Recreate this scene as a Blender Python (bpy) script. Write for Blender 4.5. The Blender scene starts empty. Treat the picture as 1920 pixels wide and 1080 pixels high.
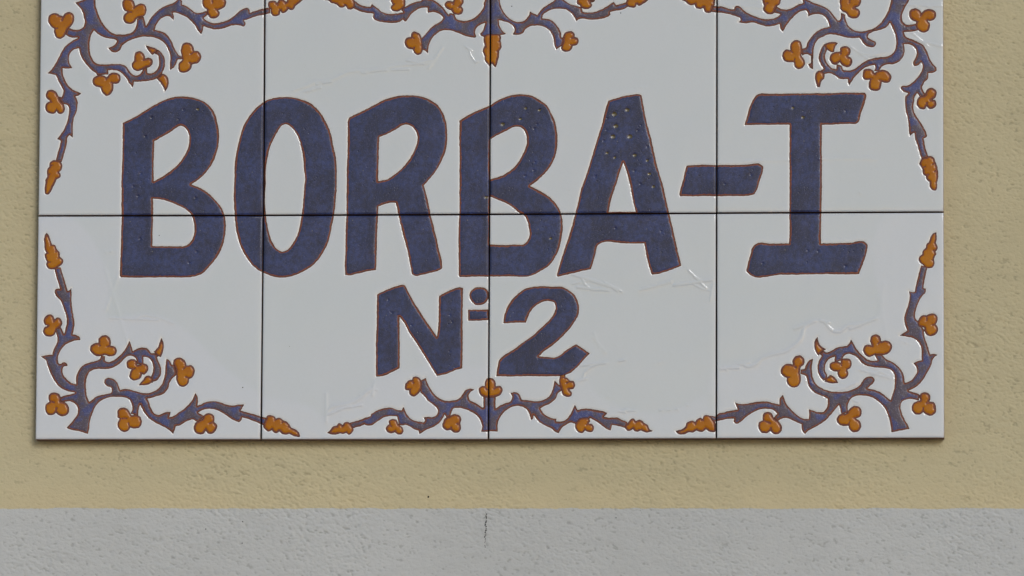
import bpy, math, random
import numpy as np
from mathutils import Vector, Matrix
from mathutils.geometry import delaunay_2d_cdt

random.seed(7)
rng = np.random.default_rng(11)
scene = bpy.context.scene
COL = scene.collection

# ------------------------------------------------------------------ camera
# wall face is the plane y = 0, the viewer stands on the -y side, z is up
PANEL_Z = 2.45            # height of the joint between the two rows of tiles
TILE_T = 0.010            # how far the glazed face stands out from the wall
CAM = np.array([0.4042, -6.0 - TILE_T, PANEL_Z - 0.8414])
YAW, PITCH, ROLL, FPX = -0.0647, 0.1310, 0.0048, 17224.7


def cam_axes():
    f = np.array([math.sin(YAW) * math.cos(PITCH), math.cos(YAW) * math.cos(PITCH), math.sin(PITCH)])
    r = np.array([math.cos(YAW), -math.sin(YAW), 0.0])
    u = np.cross(r, f)
    c, s = math.cos(ROLL), math.sin(ROLL)
    return r * c + u * s, u * c - r * s, f


AR, AU, AF = cam_axes()
cam_data = bpy.data.cameras.new("camera")
cam_data.sensor_width = 36.0
cam_data.lens = FPX / 1920 * 36.0
cam_data.clip_start = 0.1
cam_data.clip_end = 500.0
cam = bpy.data.objects.new("camera", cam_data)
COL.objects.link(cam)
M = Matrix.Identity(4)
for i in range(3):
    M[i][0], M[i][1], M[i][2], M[i][3] = AR[i], AU[i], -AF[i], CAM[i]
cam.matrix_world = M
scene.camera = cam

# ------------------------------------------------------------------ light: bright overcast day
SUN_EL, SUN_AZ = math.radians(21.5), math.radians(20.5)     # high, to the right and behind the camera
world = bpy.data.worlds.new("World")
scene.world = world
world.use_nodes = True
wn = world.node_tree.nodes
wn.clear()
sky = wn.new("ShaderNodeTexSky")
sky.sky_type = 'NISHITA'
sky.sun_disc = False
sky.sun_elevation = SUN_EL
sky.sun_rotation = math.pi - SUN_AZ
sky.air_density = 1.0
sky.dust_density = 0.9
sky.ozone_density = 1.0
bg = wn.new("ShaderNodeBackground")
bg.inputs['Strength'].default_value = 0.105
wo = wn.new("ShaderNodeOutputWorld")
world.node_tree.links.new(sky.outputs[0], bg.inputs[0])
world.node_tree.links.new(bg.outputs[0], wo.inputs[0])
sd = bpy.data.lights.new("sun", 'SUN')
sd.energy = 1.3
sd.angle = math.radians(20)
sd.color = (1.0, 0.99, 0.97)
sun = bpy.data.objects.new("sun", sd)
COL.objects.link(sun)
sv = Vector((math.sin(SUN_AZ) * math.cos(SUN_EL), -math.cos(SUN_AZ) * math.cos(SUN_EL), math.sin(SUN_EL)))
sun.rotation_euler = sv.to_track_quat('Z', 'Y').to_euler()
sun.location = (3, -6, 9)
scene.view_settings.view_transform = 'Standard'
scene.view_settings.look = 'None'
scene.view_settings.gamma = 1.0
scene.view_settings.use_curve_mapping = False
scene.view_settings.exposure = -0.22

PXM = 0.15 / 424.0        # metres in the tile plane per photograph pixel


def to_plane(px, py, y0):
    """photograph pixel -> point of the vertical plane y = y0"""
    px = np.asarray(px, float)
    py = np.asarray(py, float)
    d = (AF[None, :] + ((px - 960) / FPX)[:, None] * AR[None, :] - ((py - 540) / FPX)[:, None] * AU[None, :])
    t = (y0 - CAM[1]) / d[:, 1]
    return CAM[None, :] + d * t[:, None]


# ------------------------------------------------------------------ helpers
def smooth_noise(shape, sx, sy, ang=0.0, seed=0):
    """unit-variance random field, features about sx by sy cells, long axis turned by ang"""
    r = np.random.default_rng(seed)
    w = r.standard_normal(shape)
    fy = np.fft.fftfreq(shape[0])[:, None]
    fx = np.fft.rfftfreq(shape[1])[None, :]
    u = fx * math.cos(ang) + fy * math.sin(ang)
    v = -fx * math.sin(ang) + fy * math.cos(ang)
    g = np.exp(-2 * (math.pi ** 2) * ((u * sx) ** 2 + (v * sy) ** 2))
    o = np.fft.irfft2(np.fft.rfft2(w) * g, s=shape)
    return (o - o.mean()) / (o.std() + 1e-9)


def bil(g, x, y):
    """bilinear sample of grid g at fractional column x, row y"""
    x = np.clip(x, 0, g.shape[1] - 1.001)
    y = np.clip(y, 0, g.shape[0] - 1.001)
    i = x.astype(int)
    j = y.astype(int)
    a = x - i
    b = y - j
    return (g[j, i] * (1 - a) * (1 - b) + g[j, i + 1] * a * (1 - b) + g[j + 1, i] * (1 - a) * b + g[j + 1, i + 1] * a * b)


def mesh_obj(name, co, faces, mats, parent=None, matidx=None, attrs=None, smooth=True, origin=None, kind=None, label=None):
    """link one mesh object; co is in world metres; the parent is an Empty or object without rotation"""
    co = np.asarray(co, float).reshape(-1, 3)
    if origin is None:
        origin = (co.min(0) + co.max(0)) / 2
    origin = np.asarray(origin, float)
    me = bpy.data.meshes.new(name)
    me.from_pydata((co - origin).tolist(), [], faces if isinstance(faces, list) else faces.tolist())
    for m in mats:
        me.materials.append(m)
    if matidx is not None:
        me.polygons.foreach_set('material_index', np.asarray(matidx, np.int32))
    if smooth:
        me.polygons.foreach_set('use_smooth', np.ones(len(me.polygons), bool))
    for k, v in (attrs or {}).items():
        a = me.attributes.new(k, 'FLOAT', 'POINT')
        a.data.foreach_set('value', np.asarray(v, np.float32))
    me.update()
    o = bpy.data.objects.new(name, me)
    COL.objects.link(o)
    w = Vector(origin.tolist())
    if parent is not None:
        o.parent = parent
        o.location = w - Vector(WORLD_LOC.get(parent.name, (0, 0, 0)))
    else:
        o.location = w
    WORLD_LOC[o.name] = tuple(w)
    if kind:
        o['kind'] = kind
    if label:
        o['label'] = label
    return o


WORLD_LOC = {}


def thing(name, loc, label, cat):
    o = bpy.data.objects.new(name, None)
    o.location = loc
    COL.objects.link(o)
    o['label'] = label
    o['category'] = cat
    WORLD_LOC[o.name] = tuple(loc)
    return o


def box(lo, hi):
    x0, y0, z0 = lo
    x1, y1, z1 = hi
    v = [(x0, y0, z0), (x1, y0, z0), (x1, y1, z0), (x0, y1, z0), (x0, y0, z1), (x1, y0, z1), (x1, y1, z1), (x0, y1, z1)]
    f = [(0, 3, 2, 1), (4, 5, 6, 7), (0, 1, 5, 4), (1, 2, 6, 5), (2, 3, 7, 6), (3, 0, 4, 7)]
    return v, f


# ------------------------------------------------------------------ materials
class NT:
    def __init__(self, name):
        self.m = bpy.data.materials.new(name)
        self.m.use_nodes = True
        self.t = self.m.node_tree
        self.t.nodes.clear()
        self.out = self.n("ShaderNodeOutputMaterial")
        self.b = self.n("ShaderNodeBsdfPrincipled")
        self.l(self.b.outputs[0], self.out.inputs[0])
        self.tc = self.n("ShaderNodeTexCoord").outputs['Object']

    def n(self, k):
        return self.t.nodes.new(k)

    def l(self, a, b):
        self.t.links.new(a, b)

    def val(self, sock, v):
        if hasattr(v, 'links') or hasattr(v, 'is_linked'):
            self.l(v, sock)
        else:
            sock.default_value = v

    def mapping(self, scale=(1, 1, 1), rot=(0, 0, 0)):
        m = self.n("ShaderNodeMapping")
        m.inputs['Scale'].default_value = scale
        m.inputs['Rotation'].default_value = rot
        self.l(self.tc, m.inputs[0])
        return m.outputs[0]

    def noise(self, scale, detail=3, rough=0.55, vec=None, dist=0.0):
        n = self.n("ShaderNodeTexNoise")
        n.inputs['Scale'].default_value = scale
        n.inputs['Detail'].default_value = detail
        n.inputs['Roughness'].default_value = rough
        n.inputs['Distortion'].default_value = dist
        self.l(vec if vec is not None else self.tc, n.inputs['Vector'])
        return n.outputs['Fac']

    def voronoi(self, scale, rand=1.0):
        n = self.n("ShaderNodeTexVoronoi")
        n.inputs['Scale'].default_value = scale
        n.inputs['Randomness'].default_value = rand
        self.l(self.tc, n.inputs['Vector'])
        return n

    def ramp(self, fac, a, b, ca=0.0, cb=1.0):
        n = self.n("ShaderNodeMapRange")
        n.interpolation_type = 'SMOOTHSTEP'
        self.l(fac, n.inputs['Value'])
        n.inputs['From Min'].default_value = a
        n.inputs['From Max'].default_value = b
        n.inputs['To Min'].default_value = ca
        n.inputs['To Max'].default_value = cb
        return n.outputs[0]

    def math(self, op, a, b=0.0):
        n = self.n("ShaderNodeMath")
        n.operation = op
        self.val(n.inputs[0], a)
        self.val(n.inputs[1], b)
        return n.outputs[0]

    def mix(self, fac, a, b, mode='MIX'):
        n = self.n("ShaderNodeMix")
        n.data_type = 'RGBA'
        n.blend_type = mode
        self.val(n.inputs['Factor'], fac)
        for s, v in ((n.inputs['A'], a), (n.inputs['B'], b)):
            pass
        A = [s for s in n.inputs if s.name == 'A' and s.type == 'RGBA'][0]
        B = [s for s in n.inputs if s.name == 'B' and s.type == 'RGBA'][0]
        self.val(A, a if hasattr(a, 'is_linked') else (*a, 1.0))
        self.val(B, b if hasattr(b, 'is_linked') else (*b, 1.0))
        return [s for s in n.outputs if s.type == 'RGBA'][0]

    def attr(self, name):
        n = self.n("ShaderNodeAttribute")
        n.attribute_name = name
        return n.outputs['Fac']

    def bump(self, h, dist, strength=1.0, prev=None):
        n = self.n("ShaderNodeBump")
        n.inputs['Strength'].default_value = strength
        n.inputs['Distance'].default_value = dist
        self.l(h, n.inputs['Height'])
        if prev is not None:
            self.l(prev, n.inputs['Normal'])
        return n.outputs[0]

    def done(self, col, rough, normal=None, spec=0.5):
        self.val(self.b.inputs['Base Color'], col if hasattr(col, 'is_linked') else (*col, 1.0))
        self.val(self.b.inputs['Roughness'], rough)
        self.b.inputs['Specular IOR Level'].default_value = spec
        if normal is not None:
            self.l(normal, self.b.inputs['Normal'])
        return self.m


def mat_white():
    t = NT("white_tin_glaze")
    big = t.noise(14, 3, 0.5)
    c = t.mix(t.ramp(big, 0.35, 0.7), (0.60, 0.645, 0.685), (0.615, 0.65, 0.70))
    thick = t.attr('thick')                        # where the glaze lies thicker it is whiter
    c = t.mix(t.ramp(thick, 0.0, 1.0), c, (0.635, 0.667, 0.73))
    oi = t.n('ShaderNodeObjectInfo')             # every tile fired a little differently
    c = t.mix(t.math('MULTIPLY', oi.outputs['Random'], 0.45), c, (0.578, 0.618, 0.645))
    fine = t.noise(900, 3, 0.6)
    c = t.mix(t.ramp(fine, 0.3, 0.8, 0.0, 0.12), c, (0.54, 0.55, 0.55))
    e = t.attr('edge')                             # thin glaze on the arris shows the biscuit
    chip = t.noise(260, 3, 0.6)
    ef = t.math('MULTIPLY', t.ramp(e, 0.0, 1.6, 1.0, 0.0), t.ramp(chip, 0.40, 0.68, 0.1, 0.8))
    c = t.mix(ef, c, (0.70, 0.61, 0.58))
    bd = t.attr('bead_glint')                            # glaze pooled at the resist line, its highlight painted into the colour
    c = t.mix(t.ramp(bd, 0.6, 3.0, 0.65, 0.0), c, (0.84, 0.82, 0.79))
    sp = t.voronoi(210)
    spf = t.math('LESS_THAN', sp.outputs['Distance'], 0.035)
    c = t.mix(t.math('MULTIPLY', spf, 0.35), c, (0.35, 0.34, 0.32))
    nb = t.bump(t.noise(70, 3, 0.5), 0.00035, 0.6)
    nb = t.bump(t.noise(1400, 2, 0.5), 0.00003, 0.5, nb)
    return t.done(c, 0.09, nb, 0.6)


def mat_blue():
    t = NT("cobalt_blue_glaze")
    a = t.noise(330, 5, 0.68)
    b = t.noise(1500, 3, 0.6)
    c = t.mix(t.ramp(a, 0.34, 0.66), (0.032, 0.039, 0.088), (0.046, 0.063, 0.178))
    c = t.mix(t.ramp(t.noise(48, 4, 0.6), 0.40, 0.62, 0.0, 0.7), c, (0.027, 0.029, 0.058))
    c = t.mix(t.ramp(b, 0.52, 0.70, 0.0, 0.7), c, (0.085, 0.098, 0.21))
    d = t.attr('depth')
    c = t.mix(t.ramp(d, 1.5, 6.5, 0.60, 0.0), c, (0.062, 0.080, 0.185))
    pit = t.voronoi(330)
    pf = t.ramp(pit.outputs['Distance'], 0.10, 0.22, 1.0, 0.0)
    on = t.ramp(t.noise(170, 2), 0.50, 0.60)
    c = t.mix(t.math('MULTIPLY', t.math('MULTIPLY', pf, on), 0.35), c, (0.012, 0.011, 0.016))
    ws = t.voronoi(250)
    wf = t.math('MULTIPLY', t.ramp(ws.outputs['Distance'], 0.05, 0.13, 1.0, 0.0), t.ramp(t.noise(120, 2), 0.55, 0.66))
    c = t.mix(t.math('MULTIPLY', wf, 0.6), c, (0.24, 0.23, 0.20))
    nb = t.bump(a, 0.0003, 0.4)
    nb = t.bump(t.math('MULTIPLY', pf, on), -0.0002, 0.5, nb)
    nb = t.bump(b, 0.00005, 0.5, nb)
    return t.done(c, 0.2, nb, 0.3)


def mat_branch():
    t = NT("violet_blue_branch_glaze")
    a = t.noise(95, 3, 0.6)
    b = t.noise(1100, 3, 0.6)
    c = t.mix(t.ramp(a, 0.43, 0.60), (0.088, 0.070, 0.102), (0.058, 0.072, 0.215))
    d = t.attr('depth')
    c = t.mix(t.ramp(d, 2.0, 7.0, 0.55, 0.0), c, (0.100, 0.070, 0.090))
    c = t.mix(t.ramp(b, 0.50, 0.72, 0.0, 0.5), c, (0.21, 0.21, 0.33))
    ws = t.voronoi(420)
    wf = t.math('MULTIPLY', t.ramp(ws.outputs['Distance'], 0.06, 0.16, 1.0, 0.0), t.ramp(t.noise(150, 2), 0.50, 0.62))
    c = t.mix(t.math('MULTIPLY', wf, 0.55), c, (0.36, 0.36, 0.40))
    nb = t.bump(b, 0.00012, 0.7)
    nb = t.bump(t.noise(380, 3), 0.0003, 0.5, nb)
    return t.done(c, 0.25, nb, 0.35)


def mat_orange():
    t = NT("honey_orange_glaze")
    a = t.noise(42, 3, 0.5)
    c = t.mix(t.ramp(a, 0.38, 0.64), (0.40, 0.132, 0.006), (0.46, 0.172, 0.009))
    d = t.attr('depth')
    c = t.mix(t.ramp(d, 1.5, 4.5, 0.45, 0.0), c, (0.66, 0.31, 0.05))
    c = t.mix(t.ramp(t.noise(700, 3), 0.4, 0.8, 0.0, 0.18), c, (0.30, 0.08, 0.01))
    nb = t.bump(t.noise(500, 3), 0.0001, 0.5)
    return t.done(c, 0.2, nb, 0.22)


def mat_line():
    t = NT("manganese_brown_line")
    a = t.noise(700, 4, 0.65)
    c = t.mix(t.ramp(a, 0.35, 0.68), (0.165, 0.050, 0.028), (0.290, 0.092, 0.046))
    c = t.mix(t.ramp(t.noise(90, 2), 0.35, 0.7, 0.0, 0.5), c, (0.16, 0.05, 0.04))
    c = t.mix(t.ramp(t.attr('depth'), 0.5, 1.6, 0.75, 0.0), c, (0.055, 0.019, 0.013))
    nb = t.bump(a, 0.0001, 0.5)
    return t.done(c, 0.6, nb, 0.3)


def mat_simple(name, ca, cb, scale, rough, bumpd=0.0, spec=0.3):
    t = NT(name)
    a = t.noise(scale, 5, 0.65)
    c = t.mix(t.ramp(a, 0.3, 0.7), ca, cb)
    nb = t.bump(t.noise(scale * 4, 4, 0.7), bumpd, 0.8) if bumpd else None
    return t.done(c, rough, nb, spec)


LINE_Z = float(to_plane([960], [953.4], 0.0)[0, 2])


def mat_stucco(name, ca, cb, cdirt_shade, warm=False):
    t = NT(name)
    v = t.mapping((1, 1, 2.3), (0, math.radians(20), 0))
    big = t.noise(3.2, 5, 0.6)
    c = t.mix(t.ramp(big, 0.35, 0.65), ca, cb)
    mid = t.noise(38, 4, 0.6, v)
    c = t.mix(t.ramp(mid, 0.45, 0.75, 0.0, 0.12), c, cdirt_shade)
    hol = t.attr('hollow_shade')                       # hollows darkened in the colour to deepen the shade of the relief
    c = t.mix(t.ramp(hol, 0.1, 0.9, 0.0, 0.45), c, cdirt_shade)
    if warm:                                     # cleaner, warmer paint where the masking line was brushed over
        sx = t.n("ShaderNodeSeparateXYZ")
        t.l(t.tc, sx.inputs[0])
        f = t.ramp(sx.outputs['Z'], LINE_Z + 0.002, LINE_Z + 0.026, 0.75, 0.0)
        c = t.mix(t.math('MULTIPLY', f, t.ramp(t.noise(22, 3), 0.3, 0.6, 0.4, 1.0)), c, (0.63, 0.54, 0.345))
    gr = t.noise(1100, 3, 0.7)
    c = t.mix(t.ramp(gr, 0.55, 0.80, 0.0, 0.35), c, cdirt_shade)
    h1 = t.noise(230, 5, 0.66, v, 0.6)
    h2 = t.noise(900, 3, 0.65)
    nb = t.bump(h1, 0.0008, 0.35)
    nb = t.bump(h2, 0.0004, 0.8, nb)
    return t.done(c, 0.92, nb, 0.2)


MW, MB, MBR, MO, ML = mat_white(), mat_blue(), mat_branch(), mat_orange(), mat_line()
M_BISCUIT = mat_simple("terracotta_biscuit", (0.19, 0.105, 0.08), (0.28, 0.165, 0.125), 260, 0.9, 0.0004)
M_JOINT = mat_simple("dark_joint_mortar", (0.010, 0.009, 0.009), (0.02, 0.018, 0.017), 300, 0.95, 0.0008)
M_PIT = mat_simple("olive_glaze_pit", (0.055, 0.045, 0.020), (0.11, 0.085, 0.035), 900, 0.12, 0.0001, 0.6)
M_SPECK = mat_simple("black_speck", (0.01, 0.01, 0.01), (0.02, 0.02, 0.02), 300, 0.4)
M_YEL = mat_stucco("ochre_yellow_render", (0.545, 0.485, 0.318), (0.59, 0.525, 0.345), (0.30, 0.27, 0.18), True)
M_GRY = mat_stucco("pale_grey_render", (0.52, 0.535, 0.54), (0.56, 0.575, 0.58), (0.29, 0.30, 0.29))
M_PAVE = mat_simple("grey_paving", (0.30, 0.29, 0.275), (0.38, 0.37, 0.35), 12, 0.9, 0.002)
M_ASPH = mat_simple("worn_asphalt", (0.04, 0.04, 0.042), (0.07, 0.07, 0.07), 30, 0.9, 0.004)
M_KERB = mat_simple("granite_kerb", (0.28, 0.28, 0.27), (0.38, 0.37, 0.36), 60, 0.85, 0.002)
# ------------------------------------------------------------------ the painted design
# every outline is read off the tiles: "@x,y" sets the corner of a 240 by 200 px window of the photograph, points
# inside it are in 1/5.4 px; "!" marks a sharp corner, "/" starts the next stroke
BRANCH = {
'tl': "@60,0 437,27! 510,0 575,-25 640,-40! 640,0 645,60 665,130 700,210 750,280 800,325 850,348 900,350 960,345 1010,328 1045,290 1060,240 1062,190! 1130,165! 1145,220 1155,265! 1185,215 1230,150 @280,0 108,90 160,60 210,40 250,25 275,0! 300,-15! 325,5 328,45! 370,60 420,95 465,125 500,130 545,120 580,108! 590,150! 570,165 550,185! 575,205 620,228 680,235 740,222 800,200 850,165 900,120 950,88 990,80 1010,95 1015,130! 1060,115 1110,98 1165,82 1225,72! 1225,130! 1165,145 1100,160 1040,180 985,200 955,205! 970,245 955,268 930,262 880,255 820,262 760,285 700,297 640,295 590,280 548,265! 540,300 527,350! 495,315 465,265 420,215 370,170 320,145 265,128 235,130! 248,160 245,205! 225,185 200,165 165,168 120,190 85,230 65,270 55,305! 100,315 150,330 195,370 230,425 255,485 280,535 300,560 340,575! 340,600! 285,605! 275,640 250,680 205,712! 208,650 215,590 205,530 180,475 140,425 90,395 40,378 @60,0 1180,375 1120,375 1060,385 1000,405 945,435 910,475 890,510 850,530 800,520 772,485! 810,470 845,445 858,415 835,400 780,390 720,375 665,345 625,310! 600,350 585,420 582,490 590,550 615,605 650,640 700,652 780,650 860,650 920,655 955,675 985,720 1020,755 1060,765 1095,750 1120,715 1125,690! 1165,675! 1165,740! 1200,745 1240,730 1270,700 1285,650 1285,600 1270,555 1240,545! 1273,500! @280,0 120,530 150,575 158,630 150,690 125,745! 80,795! 40,810 0,818 @60,0 1150,822 1090,830 1035,825! 1030,860 1020,888! 990,850 960,800 920,755 870,720 820,710 770,712! 775,755! 660,765! 650,745 610,715 560,665 520,610 490,550 475,490! 462,488! 420,505 385,545 372,590 378,640 405,690! 350,695 308,690! 312,740 335,810 370,870 420,910 500,945! 470,968 440,975! 455,1010 462,1060 @60,180 460,100 450,160 425,220 412,290 412,360 412,425! 390,405 375,395! 358,420 352,480 335,550 315,620 300,668! 240,660! 258,585 275,520 290,455! 270,442 252,435! 290,390 330,325 360,250 372,180 370,110 355,90! 310,80! 250,0! @60,0 300,985! 318,930 300,880 270,820 240,762! 200,752 155,742! 200,700 240,640 275,570 320,490 380,430 440,395 470,380! 430,380 385,375 335,350! 360,275! 430,300 480,298 520,275 535,230 525,170 500,100 470,60",
'tc': "@480,0 975,75! 1040,108 1100,125 1190,135! @680,0 108,185 150,215 220,230 290,235 345,232 385,215 410,195! 425,215 438,220! 460,190 490,145 530,110 590,80 655,75! 658,130! 700,122 750,130 790,150 815,178! 795,210 740,245 690,280 650,325 610,370 580,400! 590,500! 630,512! 660,542! 665,480 685,420 720,370 770,325 830,305 890,308 960,330 1030,362 1100,378 1140,380 1152,370! 1138,330 1150,290 1190,250 1240,232! 1230,270 1215,310 1190,345! 1195,358 1225,375! @900,0 60,400! 190,400! 210,358! 265,345! 225,310 198,260 190,205! 250,220 310,240 345,270 352,310 330,348! 390,352 440,330 465,290 510,265 570,258 630,265 680,290 720,335 745,400 755,460 770,500! 800,480 840,450! 850,380! 822,375! 820,340 800,290 760,240 710,200 660,188 628,185! 640,150 680,115 730,95 800,88 860,92 910,120 950,165 975,213! 1000,195 1040,188 1100,200 1180,198 @1120,0 60,185 105,170 130,148! 125,125! 180,108 240,98 320,65! 310,15! 250,35 190,50! 165,18! 140,35 80,75 0,110 @900,0 1130,128 1070,125 1040,118! 1030,70! 985,60 920,45 880,25 845,-5! 770,-20! 740,15 680,50 620,95 580,152! 545,135 505,112! 495,150 470,185 420,218 370,220 310,195 260,150 225,95 205,40 198,-40! 55,-60! 50,0 35,50 @680,0 1225,60 1185,130 1130,180 1060,208 1000,208 950,190 930,145! 880,130! 872,150! 850,120 810,70 760,25 700,-5 600,-10! 595,5 570,10 510,25 460,50 420,68! 390,100! 410,120! 350,135 280,142 215,130 180,110 150,85 90,38! 78,68! 30,65 @480,0 1060,50 1005,10! 950,30!",
'tr': "@1120,0 1150,60! 1215,62 @1340,0 30,62 90,70 150,90 195,98! 205,70 230,60 265,75 300,110 350,140 410,165 480,188 550,195 610,182 655,155 665,142! 590,130! 620,60! 680,92 730,98 790,78 850,45 895,28 890,0! 880,-25! 930,-10! 985,20 1060,48 1120,75 1170,115 1210,165 @1540,0 165,205! 180,208! 195,190! 200,130! 240,150! 250,210 280,265 330,305 390,318 450,312 520,290 590,240 640,175 680,100 700,30 710,-40! 905,-60! 895,-10 870,40 835,100 818,160 825,215 860,248 905,250 960,240! 985,305! 920,320 850,325 832,330! 855,370 910,395 970,420 1030,455 1070,520 1095,590 1130,650 1165,685! 1168,718! 1130,738 1085,740! 1080,790 1040,840 1020,890 1040,935 1065,960! 1010,1000! 970,945! 945,980 940,1040 @1540,180 935,100 940,160 980,230 1030,310 1065,385 1065,415 1035,430! 1045,490 1065,560 1085,620! 1015,645! 1000,590 975,510 948,430 942,375! 930,380 895,408! 888,380 885,300 875,220 855,140 848,60 855,0 @1540,0 868,960 880,945! 830,925 805,890 815,872! 870,865 930,830 985,770 1020,710 1025,655 1012,630! 985,660 935,665 930,635 955,580 965,520 940,475 890,450 835,448! 842,500 830,570 790,620 730,650 660,655 615,675 585,720! 525,725! 548,690 540,660! 500,665 440,685 385,730 330,790 283,865! 270,840 268,800! 220,803 180,795 140,765 90,742 40,748 @1340,0 1100,755! 1060,720! 1105,695! 1075,650 1055,600 1065,530 1090,480 1115,445! 1140,505! 1118,560 1125,610 1155,660 1200,695 1230,700! @1540,0 155,650! 205,665! 220,705 270,715 330,700 385,660 440,620 510,595 590,580 660,572 710,550 745,510 758,450 755,390 740,330 715,270 695,230! 660,275 600,300 530,320 480,345! 472,375 500,400 545,425 553,450 530,475 480,475 430,445 400,400 380,380! 320,385 250,378 190,362 120,350 50,355 @1340,0 1110,365 1050,395 1020,440 1005,500 1000,570 995,640 998,705! 960,675 945,650! 975,640! 975,570! 940,550! 915,550 885,565! 875,490! 920,485 940,430 985,365 1040,315 1100,285 1165,270! 1150,220 1120,170 1070,145 1000,145 945,165! 945,125 925,102! 870,115 820,150 770,200 730,250 690,325! 665,290 658,240! 610,258 550,268 480,255 420,235 380,228 300,235 235,225! 260,205 255,180! 200,158 130,140 70,130 30,128 @1120,0 1150,120!",
'bl': "@60,620 350,985! 400,1005 480,1020 565,1048! 575,1000 585,920 610,840 660,745 720,700 790,675 860,670 930,675 985,700 1010,745 1015,800 1000,840! 1075,860! 1080,790 1095,750! 1130,820 1180,880 1240,925 @280,620 110,955 170,985 210,1015 240,1050! 255,1010 268,970! 320,955 380,920 440,900 490,930! 560,870! 495,832! 540,805 600,790 660,798 720,820 780,860 840,900 910,930! 935,905 940,880! 1000,895 1060,918 1125,945 @440,700 310,540! 330,450! 265,438 160,405 60,378! 75,350 100,315! @280,620 920,745 860,755 800,755 740,735 680,718 620,715 560,728 510,752 488,760! 492,710 485,665 465,630! 440,690 400,745 350,795 290,835 240,868 200,875! 210,850 215,820! 150,830 100,850 60,845 30,810 10,770 @60,620 1178,710 1165,690! 1230,675 @280,620 60,668 110,655 160,625 190,585 205,530 235,480 275,450! 260,345! 225,345! 205,305 175,285! 165,340 162,400 150,480 120,550 70,600 0,630 @60,620 1130,630 1060,615 1000,598 930,590 895,600! 880,560 850,510 810,485 765,480 735,500 735,530 760,560 800,575 812,605 800,630 750,645 690,655 640,675 600,710 578,725! 560,680 550,600 545,530 555,470 580,420 630,395 700,390 770,388 830,370 890,330 940,280 980,255 1020,258 1050,285 1065,340! 1130,345! 1130,265! 1170,270 1210,310 1225,360 1222,420 1205,470! 1225,530! @280,620 25,528 80,500 110,460 120,400 110,350 90,310 75,270! 95,255! 50,225! @60,620 1215,230 1165,180 1120,170 1070,180 1020,208! 1005,150 988,100! 960,160 920,220 870,270 820,305 770,318 740,305 738,255! 700,250! 685,285 640,308 580,325 520,350 475,400 450,460 445,545! 400,530 350,490 315,440 310,395 325,360 360,355! 350,325 320,318 280,335 265,325! 262,270 280,220 320,160 380,120 440,100 490,95! 480,65 440,42 410,38! 420,0 @60,420 432,1000 420,930 405,860 398,790 398,720 402,648! 390,665 360,680! 345,620 320,540 290,440! 225,440! 245,530 270,610 280,655! 240,658 225,690 240,725 290,780 320,850 345,940 350,1010 335,1065 @60,620 325,38! 290,-40! 235,-30! 240,10! 255,60 258,110 230,170 212,215 208,245! 150,250 92,262! 140,300 165,370 200,460 250,540 310,590 370,615 440,628! 390,645 340,655 250,690! 300,730! 385,715 430,735 460,780 460,840 430,890 390,940",
'bc': "@560,660 510,720! 600,695 680,665 728,652! 735,628! 790,595 860,570 930,565 1000,585 1040,590! 1062,552! 1080,600 1110,650 1150,685 1200,700 @700,660 505,712! 520,695 508,660! 550,655 600,658 640,635 655,600 640,565 600,530 550,490 510,440 475,410! 475,290! 515,270 530,262! 545,310 570,360 610,420 660,465 730,495 800,490 860,475 900,435 930,390 975,372 1025,382! 985,405 965,445 975,485 1030,515 1100,560! 1115,560! 1115,445! 1240,445! @900,660 158,575! 200,545 260,520 310,500 325,460 305,415! 350,408 395,430 420,485! 490,490 560,500 630,490 690,460 730,400 745,340 755,285! 785,320 830,350! 830,385! 790,420 765,470 700,530 640,555 615,575! 640,620 690,655 740,675 775,678! 770,705! 830,705 880,675 920,620 945,570 960,535! 990,590! 1040,575 1100,575 1180,588 1240,600 1290,618! @1060,660 390,658! 450,665 520,665 570,685 630,710! 615,770! 540,750 475,738! 460,795! 400,765 340,720 290,690 255,672! 235,690! 110,760! @900,660 960,725! 920,715 870,740 820,785 795,825! 765,810 720,775 650,740 600,705 565,665! 545,640! 535,680 520,690! 505,640 480,590 440,560 390,548 330,558 270,590 215,645 185,710 180,805! 100,805 @700,660 1170,806 1090,808! 1100,770 1080,690 1040,640 980,600 920,575 860,565 815,570 795,600 780,650! 740,670! 720,628! 700,670 670,710 620,750 550,780 500,810 465,830! 455,795! 420,785 370,755 330,740 290,745! 260,740! 240,650! 180,650 110,660 60,690 @560,660 720,745 675,742! 665,735! 620,755 560,770 530,780!",
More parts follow.
